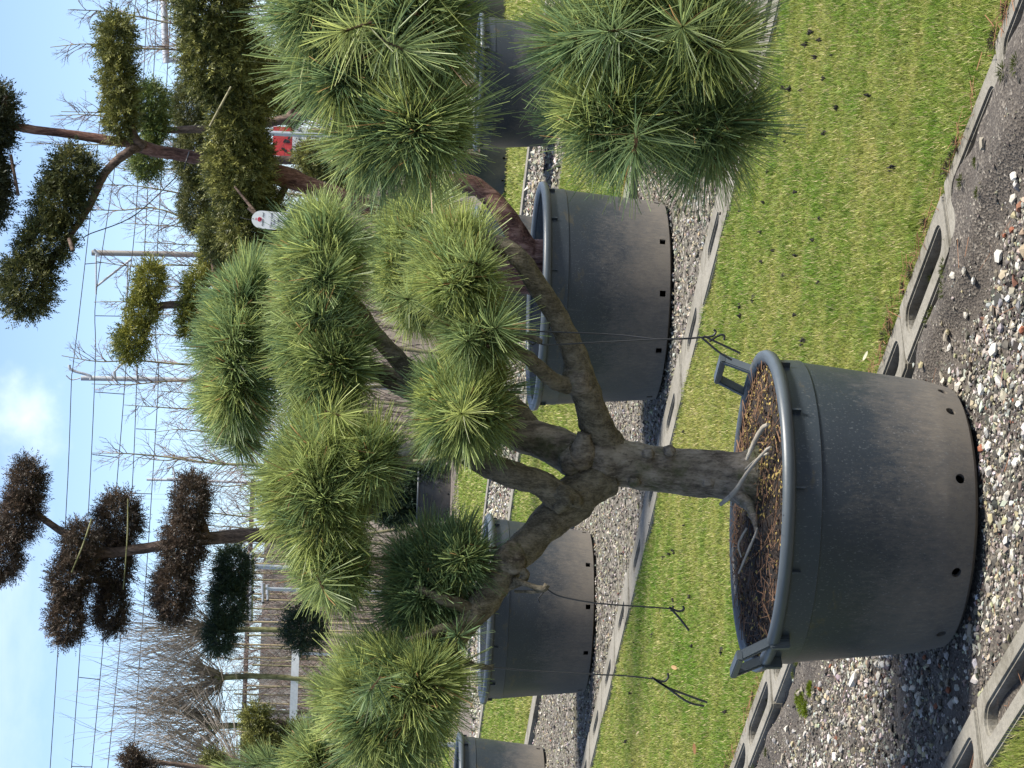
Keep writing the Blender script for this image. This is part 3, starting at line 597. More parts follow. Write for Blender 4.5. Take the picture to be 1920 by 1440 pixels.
# ------------------------------------------------------------------ pine foliage
def needles(pos, dirs, L, K, mb, w=.0024, warm=.5, droop=.12, spread=1.0):
    """tufts of long needles: pos, dirs (m,3)"""
    m = len(pos); dirs = norm(dirs); ref = np.where(abs(dirs[:, 2:]) < .9, [[0, 0, 1.0]], [[1.0, 0, 0]]); A = norm(np.cross(dirs, ref)); B = np.cross(dirs, A)
    N = m * K; rep = np.repeat
    s = rng.random((m, K)); th = (np.radians(4) + np.radians(62) * spread * s ** .85) ; ph = rng.uniform(0, 2 * PI, (m, K))
    d = dirs[:, None] * np.cos(th)[..., None] + (A[:, None] * np.cos(ph)[..., None] + B[:, None] * np.sin(ph)[..., None]) * np.sin(th)[..., None]
    back = (s * .085 + .002)[..., None]; o = pos[:, None] - dirs[:, None] * back
    ln = L * rng.uniform(.72, 1.08, (m, K)) * rng.uniform(.72, 1.15, (m, 1)); d = d.reshape(-1, 3); o = o.reshape(-1, 3); ln = ln.reshape(-1, 1)
    side = norm(np.cross(d, norm(rng.normal(size=(N, 3))))); bend = norm(np.cross(d, side)) * rng.normal(0, .09, (N, 1)) + np.array([0, 0, -droop]) * rng.uniform(.4, 1.3, (N, 1))
    p1 = o + d * ln * .55 + bend * ln * .25; p2 = o + d * ln + bend * ln * .9; ww = w * rng.uniform(.75, 1.2, (N, 1)) / 2
    V = np.stack([o - side * ww * .8, o + side * ww * .8, p1 + side * ww, p1 - side * ww, p2 + side * ww * .55, p2 - side * ww * .55], 1)
    tw = rep(np.clip(warm + .33 * rng.normal(size=m), 0, 1), K)[:, None] + .12 * rng.normal(size=(N, 1)); tw = tw.clip(0, 1)
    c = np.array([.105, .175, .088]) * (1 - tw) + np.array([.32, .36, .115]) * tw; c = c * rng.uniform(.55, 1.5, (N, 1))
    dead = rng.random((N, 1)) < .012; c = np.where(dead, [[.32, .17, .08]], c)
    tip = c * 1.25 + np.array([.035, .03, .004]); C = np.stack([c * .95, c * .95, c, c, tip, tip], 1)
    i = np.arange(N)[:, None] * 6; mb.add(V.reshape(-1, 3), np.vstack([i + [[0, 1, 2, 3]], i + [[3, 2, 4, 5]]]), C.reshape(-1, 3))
    # the brown shoot each tuft sits on
    e0 = pos - dirs * .10; sd = A * .0035; sb = B * .0035; V = np.stack([e0 + sd, e0 - sd * .5 + sb, e0 - sd * .5 - sb, pos + sd, pos - sd * .5 + sb, pos - sd * .5 - sb], 1)
    i = np.arange(m)[:, None] * 6; mb.add(V.reshape(-1, 3), np.vstack([i + [[0, 1, 4, 3]], i + [[1, 2, 5, 4]], i + [[2, 0, 3, 5]]]), np.tile([.09, .055, .035], (m * 6, 1)))
def blob(x0, x1, y0, y1, D, ky=.85):
    return P((x0 + x1) / 2, (y0 + y1) / 2, D), np.array([(y1 - y0) / 2, (y1 - y0) / 2 * ky, (x1 - x0) / 2]) * D / FPX
def pine_pad(blobs, tree, L=.145, dens=300, K=92, warm=.5, lowcut=-.6, w=.0023, name='needle_pad', label=None):
    mb = MB()
    for b in blobs:
        c, r = blob(*b[:5], *(b[5:6] or ())); r = r * 1.06; ri = np.maximum(r - L * .66, r * .40)
        area = 4 * PI * (((r[0] * r[1]) ** 1.6 + (r[0] * r[2]) ** 1.6 + (r[1] * r[2]) ** 1.6) / 3) ** (1 / 1.6)
        m = int(max(25, area * dens)); d = norm(rng.normal(size=(m * 2, 3))); d = d[d[:, 2] > lowcut][:m]
        pos = c + d * ri * rng.uniform(.55, 1.12, (len(d), 1)); dr = norm(norm(d / ri) + np.array([0, .05, .42]) + .52 * rng.normal(size=d.shape))
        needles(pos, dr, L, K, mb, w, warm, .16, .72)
    o = part(name, mb, M_needle, tree)
    if label: o['label'] = label
    return o
def ptube(mb, pts, sides=12, seg=None, bump=.10, seed=0):
    """pts: (x, y, depth, radius in pixels)"""
    W = [P(x, y, D) for x, y, D, _ in pts]; R_ = [r * D / FPX for _, _, D, r in pts]
    tube(mb, W, R_, sides, seg or len(pts) * 5, bump, seed=seed); return mb

DA = 6.47
pine = thing('pine_tree', 'cloud pruned pine with thick mossy trunk in the front handled pot', 'tree', (POT_A[0], POT_A[1], .53))
def limb(name, pts, tree, m, seed=0, bump=.10, sides=12):
    if name == 'root': pts = [(a_, b_, c_, r_ * .52) for a_, b_, c_, r_ in pts]
    return part(name, ptube(MB(), pts, sides, None, bump, seed), m, tree, True)
limb('trunk', [(1425, 895, DA, 66), (1400, 896, DA, 58), (1372, 893, DA, 49), (1320, 889, DA, 46), (1250, 882, DA, 43), (1200, 874, DA, 43), (1160, 868, DA, 46), (1125, 866, DA, 47), (1100, 872, DA, 38), (1080, 878, DA, 26)], pine, M_bark, 1, .07, 24)
limb('branch', [(1150, 855, DA, 34), (1125, 815, DA - .02, 33), (1105, 760, DA - .05, 29), (1090, 712, DA - .07, 28), (1075, 660, DA - .08, 24), (1045, 595, DA - .10, 21), (1005, 530, DA - .12, 20), (972, 482, DA - .14, 18), (930, 455, DA - .12, 15), (880, 450, DA - .1, 10)], pine, M_branchbark, 2, .08)
limb('branch', [(1085, 715, DA - .08, 16), (1060, 722, DA - .10, 17), (1030, 708, DA - .14, 15), (1000, 680, DA - .17, 14), (965, 657, DA - .19, 12), (920, 660, DA - .2, 9), (870, 680, DA - .2, 6)], pine, M_branchbark, 3)
limb('branch', [(1125, 880, DA, 40), (1085, 862, DA + .02, 40), (1045, 840, DA + .04, 38), (1005, 822, DA + .06, 35), (965, 812, DA + .08, 30), (900, 785, DA + .1, 26), (820, 750, DA + .12, 24), (755, 722, DA + .13, 21), (712, 700, DA + .14, 18), (660, 690, DA + .16, 12), (560, 690, DA + .2, 8), (480, 690, DA + .25, 6)], pine, M_bark, 4, .08, 16)
limb('branch', [(762, 690, DA + .04, 19), (735, 662, DA + .03, 17), (700, 622, DA + .02, 15), (668, 575, DA + .02, 14), (630, 540, DA + .03, 9), (590, 500, DA + .05, 6)], pine, M_branchbark, 5)
limb('branch', [(820, 760, DA + .1, 19), (795, 728, DA + .07, 19), (762, 690, DA + .04, 19), (750, 680, DA + .04, 17)], pine, M_branchbark, 55)
limb('branch', [(1000, 800, DA + .07, 15), (975, 770, DA + .09, 17), (945, 748, DA + .10, 17), (900, 735, DA + .12, 13), (850, 730, DA + .12, 9)], pine, M_branchbark, 56)
limb('branch', [(1140, 890, DA, 40), (1110, 905, DA - .01, 43), (1075, 935, DA - .02, 42), (1040, 968, DA - .04, 37), (1005, 1005, DA - .06, 31), (968, 1042, DA - .08, 30), (940, 1080, DA - .09, 30), (905, 1130, DA - .1, 28), (870, 1175, DA - .12, 24), (840, 1215, DA - .13, 19), (810, 1260, DA - .14, 12), (760, 1320, DA - .14, 8)], pine, M_branchbark, 6, .10, 16)
limb('branch', [(1072, 945, DA - .06, 22), (1045, 930, DA - .09, 27), (1010, 905, DA - .1, 25), (965, 890, DA - .1, 25), (920, 876, DA - .08, 23), (870, 850, DA - .04, 21), (815, 840, DA, 17), (770, 838, DA + .02, 15), (725, 850, DA + .02, 12), (690, 900, DA, 8), (640, 930, DA, 6)], pine, M_branchbark, 7)
limb('branch', [(778, 838, DA - .1, 12), (752, 872, DA - .1, 11), (730, 905, DA - .09, 10), (700, 950, DA - .06, 8), (660, 985, DA - .04, 6)], pine, M_branchbark, 8)
limb('branch', [(955, 1060, DA - .12, 8), (985, 1075, DA - .13, 8), (975, 1092, DA - .13, 7), (945, 1104, DA - .1, 7)], pine, M_branchbark, 9)
limb('branch', [(880, 1140, DA - .12, 13), (850, 1130, DA - .14, 13), (820, 1120, DA - .15, 9), (780, 1100, DA - .12, 6)], pine, M_branchbark, 10)
limb('branch', [(860, 1185, DA - .13, 12), (835, 1180, DA - .16, 12), (800, 1190, DA - .17, 8), (760, 1200, DA - .15, 5)], pine, M_branchbark, 11)
limb('pruning_scar', [(1098, 735, DA - .085, 15), (1088, 722, DA - .09, 26), (1078, 700, DA - .09, 25), (1072, 688, DA - .10, 14)], pine, M_bark, 12, .18)
limb('pruning_scar', [(968, 1020, DA - .10, 16), (958, 1042, DA - .11, 28), (950, 1060, DA - .11, 27), (942, 1075, DA - .11, 14)], pine, M_bark, 13, .18)
limb('pruning_scar', [(765, 868, DA - .10, 6), (762, 850, DA - .13, 17), (770, 838, DA - .13, 16), (785, 832, DA - .1, 5)], pine, M_root, 14, .35)
limb('pruning_scar', [(748, 862, DA - .12, 6), (735, 846, DA - .12, 9), (716, 838, DA - .13, 9), (712, 832, DA - .13, 4)], pine, M_root, 15, .3)
limb('pruning_scar', [(1095, 812, DA - .06, 12), (1090, 855, DA - .04, 29), (1075, 868, DA - .03, 30), (1066, 890, DA - .03, 14)], pine, M_bark, 16, .18)
limb('pruning_scar', [(1090, 945, DA - .09, 8), (1062, 930, DA - .11, 23), (1050, 950, DA - .11, 17), (1046, 962, DA - .1, 6)], pine, M_branchbark, 17, .3)
for q, (x, y) in enumerate([(1255, 845), (1330, 905), (1190, 905), (1215, 850)]):
    limb('knot', [(x - 10, y, DA - .055, 5), (x, y, DA - .064, 10), (x + 10, y, DA - .055, 5)], pine, M_bark, 18 + q, .3)
# surface roots
limb('root', [(1352, 945, DA - .055, 8), (1375, 925, DA - .12, 9), (1395, 895, DA - .17, 7), (1415, 868, DA - .22, 6), (1436, 845, DA - .28, 6), (1445, 838, DA - .33, 4)], pine, M_root, 22, .15)
limb('root', [(1400, 862, DA - .2, 6), (1412, 835, DA - .22, 9), (1428, 805, DA - .25, 9), (1440, 796, DA - .28, 7)], pine, M_root, 23, .2)
limb('root', [(1398, 880, DA - .1, 4), (1420, 860, DA - .2, 4), (1440, 850, DA - .3, 4)], pine, M_root, 24, .2)
limb('root', [(1385, 1075, DA - .1, 3), (1400, 1040, DA - .15, 5), (1415, 1005, DA - .2, 4), (1420, 990, DA - .22, 2)], pine, M_root, 25, .2)
limb('root', [(1378, 925, DA - .04, 26), (1402, 945, DA - .1, 20), (1415, 975, DA - .14, 12), (1420, 1010, DA - .16, 6)], pine, M_bark, 26, .2)
limb('root', [(1390, 1045, DA - .1, 3), (1385, 1020, DA - .1, 4), (1400, 990, DA - .12, 4)], pine, M_root, 27, .2)
# dead stubs the wires are tied to
stub1 = [(945, 645, DA - .2, 8), (985, 632, DA - .21, 7), (1016, 641, DA - .22, 6)]
limb('dead_stub', stub1, pine, M_branchbark, 28, .2, 8)
limb('dead_stub', [(965, 1088, DA - .13, 7), (990, 1096, DA - .16, 5), (1018, 1105, DA - .18, 6), (1026, 1096, DA - .18, 6)], pine, M_branchbark, 29, .2, 8)
limb('dead_stub', [(965, 1109, DA - .13, 3), (1000, 1110, DA - .16, 3), (1018, 1107, DA - .18, 3)], pine, M_branchbark, 30, .2, 6)
limb('dead_stub', [(862, 1235, DA - .14, 6), (890, 1248, DA - .16, 6), (925, 1252, DA - .16, 5)], pine, M_branchbark, 31, .2, 8)
o_ = .0
pine_pad([(366, 522, 497, 868, DA + .3, .8), (400, 525, 480, 640, DA + .3, .9)], pine, warm=.36)
pine_pad([(497, 705, 366, 800, DA + .08, .7), (500, 690, 368, 580, DA + .1), (560, 715, 590, 790, DA + .0)], pine, warm=.45)
pine_pad([(473, 748, 742, 1085, DA - .02, .8), (540, 725, 960, 1165, DA - .05), (640, 760, 770, 960, DA - .1)], pine, warm=.62)
pine_pad([(690, 872, 330, 640, DA + .48, .8), (690, 830, 400, 560, DA + .45)], pine, warm=.45)
pine_pad([(752, 962, 378, 625, DA - .1, .8), (770, 960, 440, 610, DA - .18)], pine, warm=.64)
pine_pad([(800, 990, 570, 695, DA - .22)], pine, warm=.52, lowcut=-1)
pine_pad([(745, 975, 635, 880, DA - .14, .8), (770, 975, 690, 860, DA - .22)], pine, warm=.5, lowcut=-.9)
pine_pad([(695, 915, 962, 1240, DA - .04, .7), (800, 930, 985, 1110, DA - .1)], pine, warm=.10, lowcut=-.8)  # shaded pad: its shade is put into the darker, cooler needle colour
pine_pad([(596, 868, 1155, 1480, DA - .08, .7), (680, 880, 1180, 1400, DA - .16)], pine, warm=.55, lowcut=-.85)
pine_pad([(585, 700, 1255, 1375, DA + .35), (525, 680, 1350, 1520, DA + .35)], pine, warm=.5)
# lone open shoots in front
mb = MB(); sp = [(872, 640, -.32, (-.1, -.8, .35)), (935, 612, -.34, (.1, -.75, -.25)), (865, 775, -.42, (0, -.95, .1)), (760, 560, -.2, (0, -.9, .3)), (880, 490, -.3, (.1, -.7, .5)), (608, 1110, -.25, (-.3, -.7, -.2)), (690, 1300, -.38, (-.3, -.8, .3)), (640, 780, -.2, (-.1, -.8, -.4)), (855, 1190, -.2, (.2, -.8, .2))]
for x, y, d_, v in sp:
    mb = MB(); needles(np.array([P(x, y, DA + d_)]), np.array([v], float), .135, 110, mb, .0021, .45, .1, 1.1); part('shoot', mb, M_needle, pine)

# the right-hand pine, nearer the camera, its trunk and pot just outside the frame
DR = 4.55; POT_R = np.array([1.36, 3.98])
potR = copy_tree(potA, (POT_R[0], POT_R[1], 0), 'black handled pot of the right pine, just outside the frame', None, 1.1)
pine2 = thing('pine_tree', 'nearest pine reaching in from the right edge with long needles', 'tree', (POT_R[0], POT_R[1], .53))
def wl(name, pts, rad, tree, m, seed): return part(name, tube(MB(), pts, rad, 12, len(pts) * 5, .1, seed=seed), m, tree, True)
wl('trunk', [(1.36, 3.98, .5), (1.36, 3.99, .75), (1.32, 4.03, 1.0), (1.30, 4.1, 1.3), (1.32, 4.12, 1.75)], [.075, .06, .055, .05, .03], pine2, M_bark, 40)
wl('branch', [(1.32, 4.03, 1.0), (1.1, 4.25, 1.1), (.85, 4.5, 1.15), (.62, 4.55, 1.15), (.5, 4.55, 1.16)], [.04, .035, .028, .02, .012], pine2, M_branchbark, 41)
wl('branch', [(1.31, 4.08, 1.25), (1.1, 4.3, 1.45), (.85, 4.6, 1.62), (.65, 4.65, 1.66), (.52, 4.65, 1.66)], [.04, .035, .028, .02, .012], pine2, M_branchbark, 42)
pine_pad([(490, 760, -120, 130, DR + .1), (512, 800, 60, 215, DR + .1), (595, 860, 170, 335, DR + .1), (620, 935, -100, 180, DR + .05), (650, 930, 130, 345, DR + .05), (540, 800, -200, 20, DR + .1)], pine2, .155, 280, 100, .42, -.75, .0019)
pine_pad([(970, 1230, -40, 200, DR - .05), (1000, 1300, 90, 345, DR - .05), (1180, 1440, -60, 200, DR - .1), (1200, 1450, 130, 340, DR - .05), (1080, 1350, -120, 100, DR - .1)], pine2, .155, 280, 100, .42, -1, .0019)
mb = MB(); sp = [(1280, 50, -.3, (-.1, -.8, .1)), (1375, 95, -.25, (-.2, -.7, -.5)), (1130, 60, -.3, (-.2, -.8, .5)), (1190, 290, -.25, (-.6, -.7, .1)), (770, 100, -.25, (-.3, -.6, -.5)), (640, 60, -.25, (-.3, -.7, .5))]
for x, y, d_, v in sp:
    mb = MB(); needles(np.array([P(x, y, DR + d_)]), np.array([v], float), .148, 120, mb, .0018, .4, .1, 1.1); part('shoot', mb, M_needle, pine2)

# pine whose tuft shows at the left edge (in the left pot)
pine3 = thing('pine_tree', 'pine in the left edge pot with a spiky tuft beside yew', 'tree', (PE[0], PE[1], .62))
DE = 20.6
part('trunk', tube(MB(), [(PE[0], PE[1], .6), (PE[0] + .05, PE[1], 1.3), (PE[0] - .1, PE[1], 2.2), (PE[0] + .2, PE[1], 2.75)], [.09, .08, .06, .03], 10, 16, .1), M_bark, pine3, True)
mb = MB(); pts_ = [(470, 1432, -.3, (.1, -.4, .9)), (500, 1420, -.2, (.5, -.4, .5)), (500, 1445, 0, (-.2, -.3, .8)), (430, 1445, .1, (0, 0, 1)), (520, 1440, -.2, (.3, -.5, .4)), (480, 1470, 0, (-.4, -.2, .8)), (540, 1470, 0, (0, -.5, .5)), (510, 1500, 0, (-.3, -.4, .6)), (440, 1480, .1, (-.2, 0, 1))]
needles(np.array([P(x, y, DE + d_) for x, y, d_, _ in pts_]), np.array([v for *_, v in pts_], float), .26, 110, mb, .0055, .5, .05, .8); part('needle_pad', mb, M_needle, pine3)

# ------------------------------------------------------------------ yews
YPAL = dict(olive=((.045, .058, .016), (.28, .275, .075)), green=((.034, .046, .016), (.19, .185, .06)), dark=((.016, .024, .012), (.06, .065, .026)), rust=((.032, .027, .019), (.13, .088, .062)), gold=((.09, .11, .02), (.31, .29, .06)), bright=((.06, .095, .024), (.21, .235, .065)), deep=((.022, .042, .025), (.055, .085, .042)))
def yew_pad(blobs, tree, pal='olive', dens=800, L=.085, leaf=.030, lw=.0085, K=11, name='foliage_pad', lowcut=-1.0, ky=.85, light=.45):
    mb = MB(); c0, c1 = (np.array(v) for v in YPAL[pal])
    for b in blobs:
        c, r = blob(*b[:5], b[5] if len(b) > 5 else ky); r = r * (1.09 if pal in ('rust', 'deep') else 1.02); ri = np.maximum(r - L * .5, r * .5)
        area = 4 * PI * (((r[0] * r[1]) ** 1.6 + (r[0] * r[2]) ** 1.6 + (r[1] * r[2]) ** 1.6) / 3) ** (1 / 1.6); m = int(max(60, area * dens * 3.1))
        d = norm(rng.normal(size=(m, 3))); d = d[d[:, 2] > lowcut]; m = len(d)
        lumpy = 1 + .10 * fnoise(d * r, 9 / max(r.max(), .2), int(rng.integers(999)))[:, None]
        pos = c + d * ri * rng.uniform(.55, 1.02, (m, 1)) ** .6 * lumpy
        ax = norm(norm(d / ri) * .8 + np.array([0, 0, .15]) + .7 * rng.normal(size=(m, 3))); ref = norm(rng.normal(size=(m, 3))); sd = norm(np.cross(ax, ref)); nm = np.cross(ax, sd)
        ln = L * rng.uniform(.6, 1.35, (m, 1)); s = np.linspace(.05, 1, K)[None, :, None]; sg = np.where(np.arange(K) % 2, 1.0, -1.0)[None, :, None]
        o = pos[:, None] + ax[:, None] * ln[:, None] * s; ld = norm(ax[:, None] * (.45 + .5 * s) + sd[:, None] * sg * (1.05 - .6 * s) + nm[:, None] * .35 * rng.normal(size=(m, K, 1)))
        lf = leaf * rng.uniform(.7, 1.2, (m, K, 1)) * (1.1 - .35 * s); wv = norm(np.cross(ld, nm[:, None] + .5 * rng.normal(size=(m, K, 3)))) * lw / 2
        V = np.stack([o + ld * lf * .12 + wv, o + ld * lf, o + ld * lf * .12 - wv], 2).reshape(-1, 3)
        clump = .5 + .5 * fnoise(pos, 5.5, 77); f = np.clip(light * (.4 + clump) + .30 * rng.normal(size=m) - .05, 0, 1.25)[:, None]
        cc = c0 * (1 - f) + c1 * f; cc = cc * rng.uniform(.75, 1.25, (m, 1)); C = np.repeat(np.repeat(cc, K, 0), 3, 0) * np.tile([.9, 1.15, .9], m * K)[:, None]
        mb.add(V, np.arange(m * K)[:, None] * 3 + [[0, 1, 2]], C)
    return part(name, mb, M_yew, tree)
DB = 13.3
yewB = thing('yew_tree', 'tall reddish stemmed yew with flat foliage clouds in the middle pot', 'tree', (PB[0], PB[1], .62))
limb('trunk', [(1060, 470, DB, 24), (1005, 470, DB, 22), (985, 462, DB - .02, 22), (950, 408, DB - .05, 20), (920, 372, DB, 18), (880, 345, DB, 17), (820, 345, DB, 16), (750, 370, DB, 15), (690, 386, DB, 15), (640, 368, DB, 15), (580, 348, DB, 17), (530, 330, DB, 20), (490, 322, DB, 17), (440, 312, DB, 14), (390, 300, DB, 13), (330, 289, DB, 12), (280, 280, DB, 12), (262, 274, DB, 13), (240, 268, DB, 9), (200, 262, DB, 9), (120, 250, DB, 8), (40, 240, DB, 8), (-40, 225, DB, 7), (-150, 220, DB, 6)], yewB, M_yewbark, 60, .08, 12)
limb('trunk', [(1060, 500, DB + .1, 25), (1000, 500, DB + .1, 23), (950, 494, DB + .1, 22), (900, 482, DB + .12, 20), (840, 460, DB + .15, 17), (760, 430, DB + .15, 14), (690, 400, DB + .1, 12), (640, 372, DB + .05, 8)], yewB, M_yewbark, 61, .14)
limb('trunk', [(1060, 545, DB - .1, 15), (1000, 540, DB - .1, 14), (950, 533, DB - .1, 14), (900, 528, DB - .1, 12), (840, 500, DB, 10), (760, 470, DB, 9), (600, 420, DB, 7)], yewB, M_yewbark, 62, .14)
limb('branch', [(270, 276, DB - .03, 9), (255, 262, DB - .05, 9), (248, 245, DB - .05, 8), (238, 215, DB - .05, 6), (228, 150, DB - .05, 4), (222, 80, DB - .05, 3)], yewB, M_yewbark2, 63)
limb('branch', [(262, 276, DB - .03, 9), (240, 285, DB - .08, 9), (210, 310, DB - .1, 8), (190, 335, DB - .1, 8), (165, 390, DB - .1, 7), (120, 460, DB - .1, 5), (60, 540, DB - .1, 3)], yewB, M_yewbark2, 64)
limb('branch', [(-5, 238, DB, 6), (5, 215, DB - .05, 6), (10, 180, DB - .1, 4)], yewB, M_yewbark2, 65)
for q, pts in enumerate([[(500, 325, DB, 8), (480, 380, DB - .1, 7), (440, 430, DB - .2, 5)], [(510, 328, DB, 8), (470, 250, DB - .2, 7), (440, 150, DB - .3, 5)], [(450, 315, DB, 7), (430, 200, DB - .4, 6), (400, 60, DB - .5, 5)], [(540, 340, DB, 7), (500, 420, DB + .1, 6), (470, 470, DB, 4)]]): limb('branch', pts, yewB, M_yewbark2, 66 + q)
yew_pad([(186, 252, 18, 130, DB - .05), (190, 256, 100, 200, DB - .05), (200, 256, 170, 268, DB - .05)], yewB, 'olive')
yew_pad([(85, 188, 272, 375, DB - .1), (62, 172, 330, 430, DB - .1), (32, 142, 400, 505, DB - .1), (-2, 105, 470, 602, DB - .1)], yewB, 'green', light=.33)
yew_pad([(-60, 36, 150, 290, DB), (-70, 20, 270, 440, DB)], yewB, 'dark')
yew_pad([(325, 470, -120, 110, DB - .5), (335, 500, 20, 200, DB - .45), (390, 500, 130, 290, DB - .35), (385, 510, 230, 400, DB - .25), (410, 540, 340, 500, DB - .1), (395, 525, 60, 240, DB + .1), (395, 512, 220, 430, DB + .1), (380, 470, 400, 500, DB + .1)], yewB, 'olive', 850)
yew_pad([(545, 690, 255, 370, DB + 4.0), (620, 700, 300, 372, DB + 3.6)], yewB, 'gold', 500, name='foliage_pad', light=.4) if False else None
for pts in ([(393, 237, DB - .80, 2.2), (413, 200, DB - .75, 2.2), (433, 163, DB - .7, 2.0)], [(20, 290, DB - .1, 3), (34, 365, DB - .15, 3)], [(130, 448, DB - .3, 4), (137, 470, DB - .35, 4)], [(465, 390, DB - .55, 3), (480, 400, DB - .55, 3.5), (440, 350, DB - .5, 2)]):
    limb('cane', pts, yewB, M_greenbark if pts[0][0] == 393 else M_yewbark2, 70, 0, 8)
limb('guy_wire', [(332, 330, DB - .1, 1.1), (250, 405, DB - .15, 1.1), (165, 440, DB - .2, 1.1), (158, 452, DB - .2, 1.1)], yewB, M_wire, 0, 0, 5)
limb('guy_wire', [(345, 318, DB - .15, 1.4), (350, 300, DB - .2, 1.4), (355, 285, DB - .1, 1.4)], yewB, M_wire, 0, 0, 5)
# label hung in the yew
DT = DB - .95
tg = thing('plant_label', 'white rounded plastic plant label hanging in the big yew', 'label', tuple(P(505, 413, DT)))
tb = MB(); sc = DT / FPX; Wt, Ht, th_ = 33 * sc / 2, 66 * sc, .0012
pts = [(-Wt, -Ht * .5), (Wt, -Ht * .5)] + [(Wt * math.cos(a), Ht * .5 - Wt * 1.1 + Wt * 1.1 * math.sin(a)) for a in np.linspace(0, PI, 17)]
V = [[x, y_, z] for y_ in (-th_, th_) for x, z in pts]; k = len(pts)
me = bpy.data.meshes.new('plate'); me.from_pydata(V, [], [list(range(k)), list(range(2 * k - 1, k - 1, -1))] + [[(i + 1) % k, i, k + i, k + (i + 1) % k] for i in range(k)]); me.update(); obj('plate', me, M_white, tg)
def decal(name, pts, m, parent, y):
    V = [[x, y, z] for x, z in pts] + [[x, y - .0006, z] for x, z in pts]; k = len(pts); me = bpy.data.meshes.new(name); me.from_pydata(V, [], [list(range(k, 2 * k)), list(range(k))[::-1]] + [[i, (i + 1) % k, k + (i + 1) % k, k + i] for i in range(k)]); me.update(); return obj(name, me, m, parent)
emz = Ht * .5 - 13.5 * sc
decal('emblem', [(4.4 * sc * math.cos(a), emz - 1.0 * sc + (5.2 * sc if math.sin(a) < 0 else 4.0 * sc) * .9 * math.sin(a)) for a in np.linspace(0, 2 * PI, 20)[:-1]], M_tagred, tg, -th_ - .0004)
decal('emblem_cap', [(2.6 * sc * math.cos(a), emz + 4.6 * sc + 1.7 * sc * math.sin(a)) for a in np.linspace(0, PI, 10)], M_tagred, tg, -th_ - .0004)
decal('emblem_mark', [(x * sc, emz + z * sc) for x, z in ((-2, -4), (1.5, -4), (2, -2), (.5, -.5), (-.5, -2.2))], M_black, tg, -th_ - .0012)
decal('string_slot', [(x * sc, Ht * .5 + z * sc) for x, z in ((-.4, -4.5), (.4, -4.5), (.4, -.8), (-.4, -.8))], M_black, tg, -th_ - .0004)
def text(body, size, m, parent, loc, rot=(PI / 2, 0, 0), shear=.3, name='writing'):
    c = bpy.data.curves.new(name, 'FONT'); c.body = body; c.size = size; c.align_x = 'CENTER'; c.shear = shear; c.extrude = .0003; c.offset = size * .012
    o = bpy.data.objects.new(name, c); COL.objects.link(o); dg = bpy.context.evaluated_depsgraph_get(); me = bpy.data.meshes.new_from_object(o.evaluated_get(dg)); bpy.data.objects.remove(o)
    k = obj(name, me, None, parent, loc); me.materials.clear(); me.materials.append(m); k.rotation_euler = rot; OFF[k.name] = OFF[parent.name]; return k
for body, dz, s, dx, m in (('Aeeon  Aed', 22.5, 5.2, 0, M_black), ('Taxus x media', 38, 4.8, 0, M_ink), ("'Hillii'", 44, 4.8, -3, M_ink), ('300/-', 52, 6, 2, M_ink)):
    text(body, s * sc, m, tg, (dx * sc, -th_ - .0008, Ht * .5 - dz * sc))
mb = MB(); tube(mb, [P(475, 413, DT), P(462, 413, DT + .02), P(450, 410, DT + .15)], .0012, 5, 8); part('string', mb, M_wire, tg)
tg.rotation_euler = (0, math.radians(3), 0)

DC = 16.97
yewC = thing('yew_tree', 'bronze brown yew with stepped flat clouds in the left rear pot', 'tree', (PC[0], PC[1], .66))
limb('trunk', [(960, 1125, DC, 17), (900, 1120, DC, 16), (820, 1105, DC, 15), (700, 1060, DC, 14), (600, 1025, DC, 14), (520, 1006, DC, 14), (465, 1003, DC, 13), (385, 1010, DC, 12), (330, 1018, DC, 10), (260, 1030, DC, 10), (190, 1037, DC, 10), (165, 1025, DC, 8), (120, 1000, DC, 7), (72, 968, DC, 6), (30, 955, DC, 4)], yewC, M_yewbark2, 80, .1)
limb('branch', [(190, 1037, DC, 8), (160, 1080, DC, 6), (140, 1150, DC, 4)], yewC, M_yewbark2, 81)
limb('branch', [(390, 1008, DC, 8), (365, 960, DC - .1, 6), (350, 1080, DC - .1, 5)], yewC, M_yewbark2, 82)
limb('cane', [(240, 935, DC - .26, 1.3), (239, 1000, DC - .27, 1.3), (235, 1060, DC - .27, 1.2), (231, 1105, DC - .2, 1.2)], yewC, M_pollardbark, 83, 0)
limb('cane', [(172, 972, DC - .32, 1.4), (156, 1020, DC - .36, 1.4), (134, 1074, DC - .3, 1.3)], yewC, M_pollardbark, 84, 0)
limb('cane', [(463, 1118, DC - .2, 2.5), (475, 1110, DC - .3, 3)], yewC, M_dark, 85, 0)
yew_pad([(20, 84, 858, 960, DC), (0, 75, 920, 1020, DC), (-30, 40, 990, 1095, DC)], yewC, 'rust', 800, .09, .030, .008, 10)
yew_pad([(115, 185, 975, 1070, DC - .15), (93, 178, 1040, 1130, DC - .15), (92, 160, 1110, 1210, DC - .15)], yewC, 'rust', 800, .09, .030, .008, 10, light=.35)
yew_pad([(180, 266, 922, 1030, DC + .15), (176, 250, 1010, 1110, DC + .15), (178, 240, 1090, 1192, DC + .15)], yewC, 'rust', 800, .09, .030, .008, 10)
yew_pad([(328, 392, 885, 990, DC - .1), (305, 385, 960, 1080, DC - .1), (288, 365, 1050, 1170, DC - .1)], yewC, 'rust', 800, .09, .030, .008, 10, light=.4)
yew_pad([(405, 472, 1020, 1110, DC + .2), (395, 465, 1080, 1180, DC + .2), (386, 440, 1150, 1232, DC + .2)], yewC, 'deep', 800, .09, .030, .008, 10)
yew_pad([(530, 612, 1135, 1222, DC + .3)], yewC, 'deep', 700, .09, .030, .008, 10)
